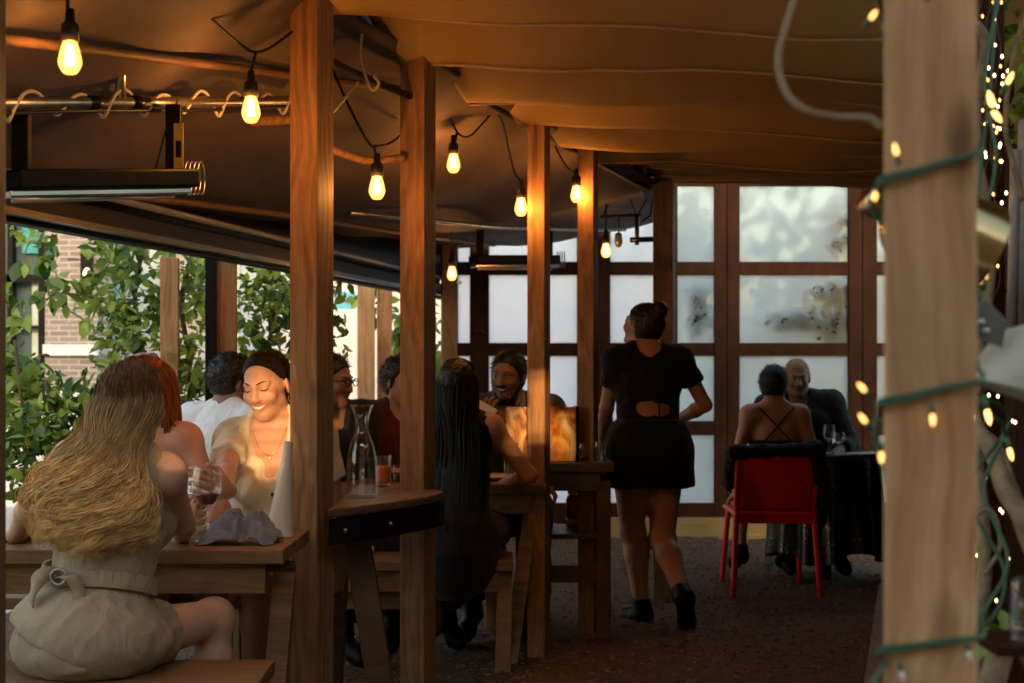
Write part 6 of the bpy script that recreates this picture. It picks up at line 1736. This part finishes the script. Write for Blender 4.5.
# ---- 6. person in the maroon shirt behind the second post
Q = Human((PX(402, 6.75), 6.75, .575), -165, -170, lean=4, hyaw=-140, k=.98, female=False, wr=(P(420, 486, 6.5), P(386, 484, 6.45)))
Q.build('person', 'dark haired person in a maroon t-shirt, mostly hidden behind the second post', SK_TAN, .009)
Q.face(M['brow'], M['liprose'], M['eye'])
sdf_obj('t_shirt', Q.grow({'ribs': 0, 'waist': .008, 'pelvis': 0, 'trap': 0}, .013, extra=Q.sleeve(0, .8) + Q.sleeve(1, .8), cut=[C_(Q.L(0, .05, .53), Q.L(0, .1, .51), .066, .055, k=.01)]), .009, cloth('maroon_cotton', (.075, .018, .018)), Q.root, wrinkle=.006, wscale=11)
sdf_obj('trousers', Q.grow({'pelvis': 0}, .008, extra=Q.leg_sleeve(0, 1.9) + Q.leg_sleeve(1, 1.9)), .012, cloth('grey_trousers', (.05, .05, .055)), Q.root, wrinkle=.004)
Q.cap_hair(M['hair_dark'], .013, .014, [], .007); Q.fuzz(M['hair_dark'], 1200, .025); Q.shoes(M['black'])

# ---- 7. woman with long black hair, back turned
K_ = Human((PX(455, 5.98), 5.98, .575), -4, -6, lean=8, hyaw=-14, hpitch=-4, k=.97, female=True, wr=(P(506, 484, 6.32), P(440, 484, 6.4)), pole=((.8, -.2, -.6), (-.7, -.2, -.7)))
K_.build('person', 'woman with long straight black hair in a black dress, back turned, at the middle table', SK_TAN, .008)
K_.face(M['brow'], M['lip'], M['eye'])
sdf_obj('dress', K_.grow({'ribs': 0, 'waist': .004, 'pelvis': .006, 'trap': -.006}, .010, extra=K_.leg_sleeve(0, .9) + K_.leg_sleeve(1, .9) + [C_(K_.Lp(0, -.03, .0), K_.Lp(0, -.05, -.09), .17, .185, k=.04)], cut=[C_(K_.L(0, .05, .52), K_.L(0, .12, .45), .07, .05, k=.01), C_(K_.sh[0] + (.03, 0, .02), K_.sh[0] + (.1, 0, -.02), .045, k=.01)]), .008, cloth('black_viscose', (.010, .009, .010), .2), K_.root, wrinkle=.004)
K_.cap_hair(M['hair_black'], .014, .014, [], .006)
r = np.random.default_rng(6); paths, cols = [], []
for i in range(1000):
    a = r.uniform(-1, 1); th = a * 1.9; ph_ = r.uniform(.1, 1.35)
    root = K_.H(.076 * math.sin(th) * math.sin(ph_ + .2), -.02 - .095 * math.cos(th) * math.sin(ph_), .03 + .09 * math.cos(ph_))
    out = K_.H(.095 * math.sin(th), -.02 - .108 * max(math.cos(th), -.1), -.05 + .02 * r.normal())
    paths.append([root, out, K_.L(a * .105, -.12 + .03 * a * a + .01 * r.normal(), .42), K_.L(a * .125, -.14 + .03 * a * a, .25), K_.L(a * .135 + .01 * r.normal(), -.15 + .03 * a * a, .03 + .03 * r.normal())])
    lt = r.random() * .006; cols.append(((.006 + lt, .005 + lt, .005 + lt), (.009 + lt, .008 + lt, .008 + lt)))
strands(K_, 'hair_locks', paths, cols, .0036, 24, (.005, 1.2), 5, .6, 9)

# ---- 8. bearded man facing the camera
D = Human((PX(510, 7.1), 7.1, .575), 176, 172, lean=6, hyaw=160, hpitch=-4, hroll=-3, k=1.02, female=False, wide=1.12, wr=(P(483, 430, 6.72), P(548, 486, 6.7)), pole=((-.5, -.1, -.9), (.7, 0, -.6)), hands=(dict(d=(.1, -.1, 1), n=(.3, .9, 0), curl=40, side=-1), None))
D.lips(.009, 1.1)
D.build('person', 'smiling bearded man in a grey shirt facing the camera at the middle table', SK_BROWN, .006)
D.face(M['brow'], M['liprose'], M['eye'], M['teeth'], smile=.9, brow_r=.003)
sdf_obj('shirt', D.grow({'ribs': 0, 'waist': .008, 'pelvis': 0, 'trap': 0}, .013, extra=D.sleeve(0, 1.55) + D.sleeve(1, 1.55), cut=[C_(D.L(0, .05, .53), D.L(0, .14, .44), .066, .035, k=.01)]), .008, cloth('blue_grey_denim', (.055, .062, .072)), D.root, wrinkle=.007, wscale=11)
sdf_obj('trousers', D.grow({'pelvis': 0}, .008, extra=D.leg_sleeve(0, 1.9) + D.leg_sleeve(1, 1.9)), .012, cloth('black_trousers', (.015, .015, .017)), D.root, wrinkle=.004)
D.cap_hair(M['hair_black'], .011, .014, [], .006); D.fuzz(M['hair_black'], 1400, .016); D.shoes(M['black'])
bd_ = [C_(D.H(.064, .0, -.04), D.H(.034, .05, -.098), .018, .020, k=.02), C_(D.H(-.064, .0, -.04), D.H(-.034, .05, -.098), .018, .020, k=.02), C_(D.H(-.03, .062, -.105), D.H(.03, .062, -.105), .022, k=.02), C_(D.H(-.03, .040, -.12), D.H(.03, .040, -.12), .022, k=.03),
       C_(D.H(-.024, .086, -.050), D.H(.024, .086, -.050), .0062, k=.006), E_(D.H(0, .086, -.074), (.034, .02, .0085), D.Rh, op='s', k=.006)]
bd_[-1] = E_(D.H(0, .09, -.0635), np.array([.027, .03, .0105]), D.Rh, op='s', k=.005)
sdf_obj('beard', bd_, .005, M['hair_black'], D.root, wrinkle=.003, wscale=70)
# the white folded napkin in his raised hand
w = D.arms[0][2]
mb = MB(); mb.box(w + np.array([.0, -.03, .085]), (.115, .02, .085), RY(28)); mb.box(w + np.array([-.012, -.05, .05]), (.08, .018, .075), RY(28) @ RX(14))
nk2 = O('paper_napkin', mb, mat('white_paper', (.72, .72, .74), .8), bevel=.006); tag(nk2, 'white folded paper napkin in the raised hand of the bearded man', 'napkin')

# ---- 9. waitress walking away
hz = .93 * .95
E_pos = np.array([PX(648, 7.1), 7.1, hz - .02])
LE = [(E_pos + (.075, .03, -.46), E_pos + (.15, -.20, -.70), (.1, .55, -.85)), (E_pos + (-.07, .10, -.425), E_pos + (-.03, .03, -.805), (-.55, .8, -.1))]
Wt = Human(E_pos, 6, 4, lean=3, side=0, hyaw=50, hpitch=16, hroll=0, k=.96, female=True, wide=1.14, bust=1.1, wr=(E_pos + (.16, .26, .12), E_pos + (-.22, .26, .0)), pole=((.9, -.5, -.3), (-.12, -.8, -.6)), legs=LE, headoff=(-.02, .055, .143))
for q_ in Wt.prims:
    if q_['reg'][:3] in ('leg', 'thi') and q_['t'] == 'c': q_['r1'] *= 1.16; q_['r2'] *= 1.16
Wt.build('person', 'waitress in a black top and black skirt walking away with her hair in a bun', SK_TAN, .007, loc=(E_pos[0], 7.1, 0))
Wt.face(M['brow'], M['lip'], M['eye'])
M['blk_top'] = cloth('black_cotton', (.012, .010, .009), .2)
tp = Wt.grow({'ribs': 0, 'waist': .0, 'trap': 0}, .012, extra=Wt.sleeve(0, .52, .009, .014) + Wt.sleeve(1, .52, .009, .014),
             cut=[C_(Wt.L(0, .02, .56), Wt.L(0, -.10, .535), .072, .06, k=.01), E_(Wt.L(-.02, -.13, .205), (.075, .066, .046), Wt.Rt, k=.01), E_(Wt.L(.065, -.13, .203), (.075, .066, .042), Wt.Rt, k=.006)])
sdf_obj('top', tp, .007, M['blk_top'], Wt.root, wrinkle=.006, wscale=14)
for sx in (.0,):
    pts_ = [Wt.L(.035 + sx, -.112 - .006 * (1 - q * q), .215 + .058 * q) for q in np.linspace(-1, 1, 9)]
    mb = MB(); mb.tube(pts_, .0055 if sx else .009, 6, flat=.5); O('back_tie', mb, M['blk_top'], Wt.root, True)
sk2 = [E_(Wt.Lp(0, -.01, .10), (.178, .135, .09), Wt.Rp, k=.04), E_(Wt.Lp(0, -.025, -.01), (.207, .17, .14), Wt.Rp, k=.05), C_(Wt.Lp(-.06, .0, -.02), Wt.Lp(-.075, .01, -.24), .155, .135, k=.05), C_(Wt.Lp(.06, -.01, -.02), Wt.Lp(.085, -.01, -.24), .155, .14, k=.05)]
sdf_obj('skirt', sk2, .008, cloth('black_skirt_cloth', (.008, .008, .009), .2), Wt.root, wrinkle=.006, wscale=11, wdir=(0, 0, 1), clips=[(Wt.Lp(0, 0, -.195), (0, 0, -1)), (Wt.Lp(0, 0, .15), (0, 0, 1))])
Wt.cap_hair(M['hair_dark'], .014, .014, [E_(Wt.H(.0, -.085, .105), (.044, .042, .042), Wt.Rh, k=.012), E_(Wt.H(.0, -.05, .055), (.05, .06, .055), Wt.Rh, k=.03)], .006, wr=.004)
combed(Wt, ((.018, .010, .007), (.028, .016, .010)), (0, -.085, .085), 500, seed=5)
Wt.shoes(M['black'], .014, .05)
for i, (hip, kn, an, td) in enumerate(Wt.legs):
    ax_ = unit(an - kn); c_ = C_(an - ax_ * .095, an - ax_ * .03, .042, .042, k=.02); sdf_obj('sock', [c_], .007, M['blk_top'], Wt.root)
hip, kn, an, td = Wt.legs[1]; mb = MB()
for q in range(4):
    p_ = an + unit(an - kn) * .01 + td * (.055 + .022 * q); mb.bar(p_ + np.array([-.03, 0, .022 - .003 * q]), p_ + np.array([.03, 0, .022 - .003 * q]), .009, .006)
O('shoe_laces', mb, M['ceramic'], Wt.root, bevel=.002)

# ---- 10. woman in the red chair and the man opposite
A_ = Human((PX(776, 8.08), 8.08, .565), 2, 0, lean=6, hyaw=-12, k=.925, female=True, wide=1.05)
A_.build('person', 'short haired woman with crossed back straps sitting in the red chair, back turned', SK_TAN, .008)
A_.face(M['brow'], M['lip'], M['eye'])
sdf_obj('dress', A_.grow({'ribs': 0, 'waist': .004, 'pelvis': .004}, .010, extra=A_.leg_sleeve(0, .9) + A_.leg_sleeve(1, .9)), .008, cloth('black_jersey', (.010, .009, .010)), A_.root, wrinkle=.004, clips=[(A_.L(0, 0, .30), A_.Rt[:, 2])])
for sx in (1, -1):
    c_ = []; bdy = [p for p in A_.prims if p['reg'] in ('ribs', 'trap', 'waist')]
    for q in np.linspace(0, 1, 22):
        p0 = A_.L(sx * (.10 - .19 * q), -.30, .50 - .22 * q); d_ = A_.Rt[:, 1]
        for _ in range(80):
            dd = float(sdf_eval(bdy, p0))
            if dd < .002: break
            p0 = p0 + d_ * max(dd * .7, .0006)
        c_.append(p0)
    mb = MB(); mb.tube(c_, .0045, 6); O('strap', mb, M['blk_top'], A_.root, True)
A_.cap_hair(M['hair_dark'], .013, .014, [], .006, nape=-.07); A_.fuzz(M['hair_dark'], 1200, .022); A_.shoes(M['black'])
Z_ = Human((PX(803, 8.86), 8.86, .58), 178, 172, lean=10, side=4, hyaw=176, hpitch=-6, k=.965, female=False, wide=1.15, wr=(P(800, 452, 8.5), P(838, 452, 8.5)))
Z_.build('person', 'man with cropped blond hair in a black shirt, facing the woman in the red chair', SK_BROWN, .008)
Z_.face(M['brow'], M['liprose'], M['eye'])
sdf_obj('shirt', Z_.grow({'ribs': 0, 'waist': .008, 'pelvis': 0, 'trap': 0}, .014, extra=Z_.sleeve(0, 1.7) + Z_.sleeve(1, 1.7), cut=[C_(Z_.L(0, .05, .53), Z_.L(0, .12, .47), .064, .05, k=.01)]), .009, M['blk_top'], Z_.root, wrinkle=.006, wscale=11)
sdf_obj('trousers', Z_.grow({'pelvis': 0}, .008, extra=Z_.leg_sleeve(0, 1.9) + Z_.leg_sleeve(1, 1.9)), .012, bpy.data.materials['black_trousers'], Z_.root, wrinkle=.004)
Z_.cap_hair(mat('cropped_blond_hair', (.34, .20, .08), .6, var=.2, scale=60, bump=.4, bscale=300), .006, .014, [], .006); Z_.fuzz(bpy.data.materials['cropped_blond_hair'], 1200, .010, t=.006); Z_.shoes(M['black'])
mb = MB(); mb.box((PX(803, 8.86), 8.88, .44), (.40, .40, .05)); st = T('stool', 'dark stool under the man with cropped blond hair', 'stool', (PX(803, 8.86), 8.88, 0)); O('seat', mb, M['plank_dark'], st, bevel=.01)
for sx in (-1, 1):
    for sy in (-1, 1):
        mb = MB(); mb.bar((PX(803, 8.86) + sx * .16, 8.88 + sy * .16, .42), (PX(803, 8.86) + sx * .18, 8.88 + sy * .18, 0), .035, .035); O('leg', mb, M['plank_dark'], st)
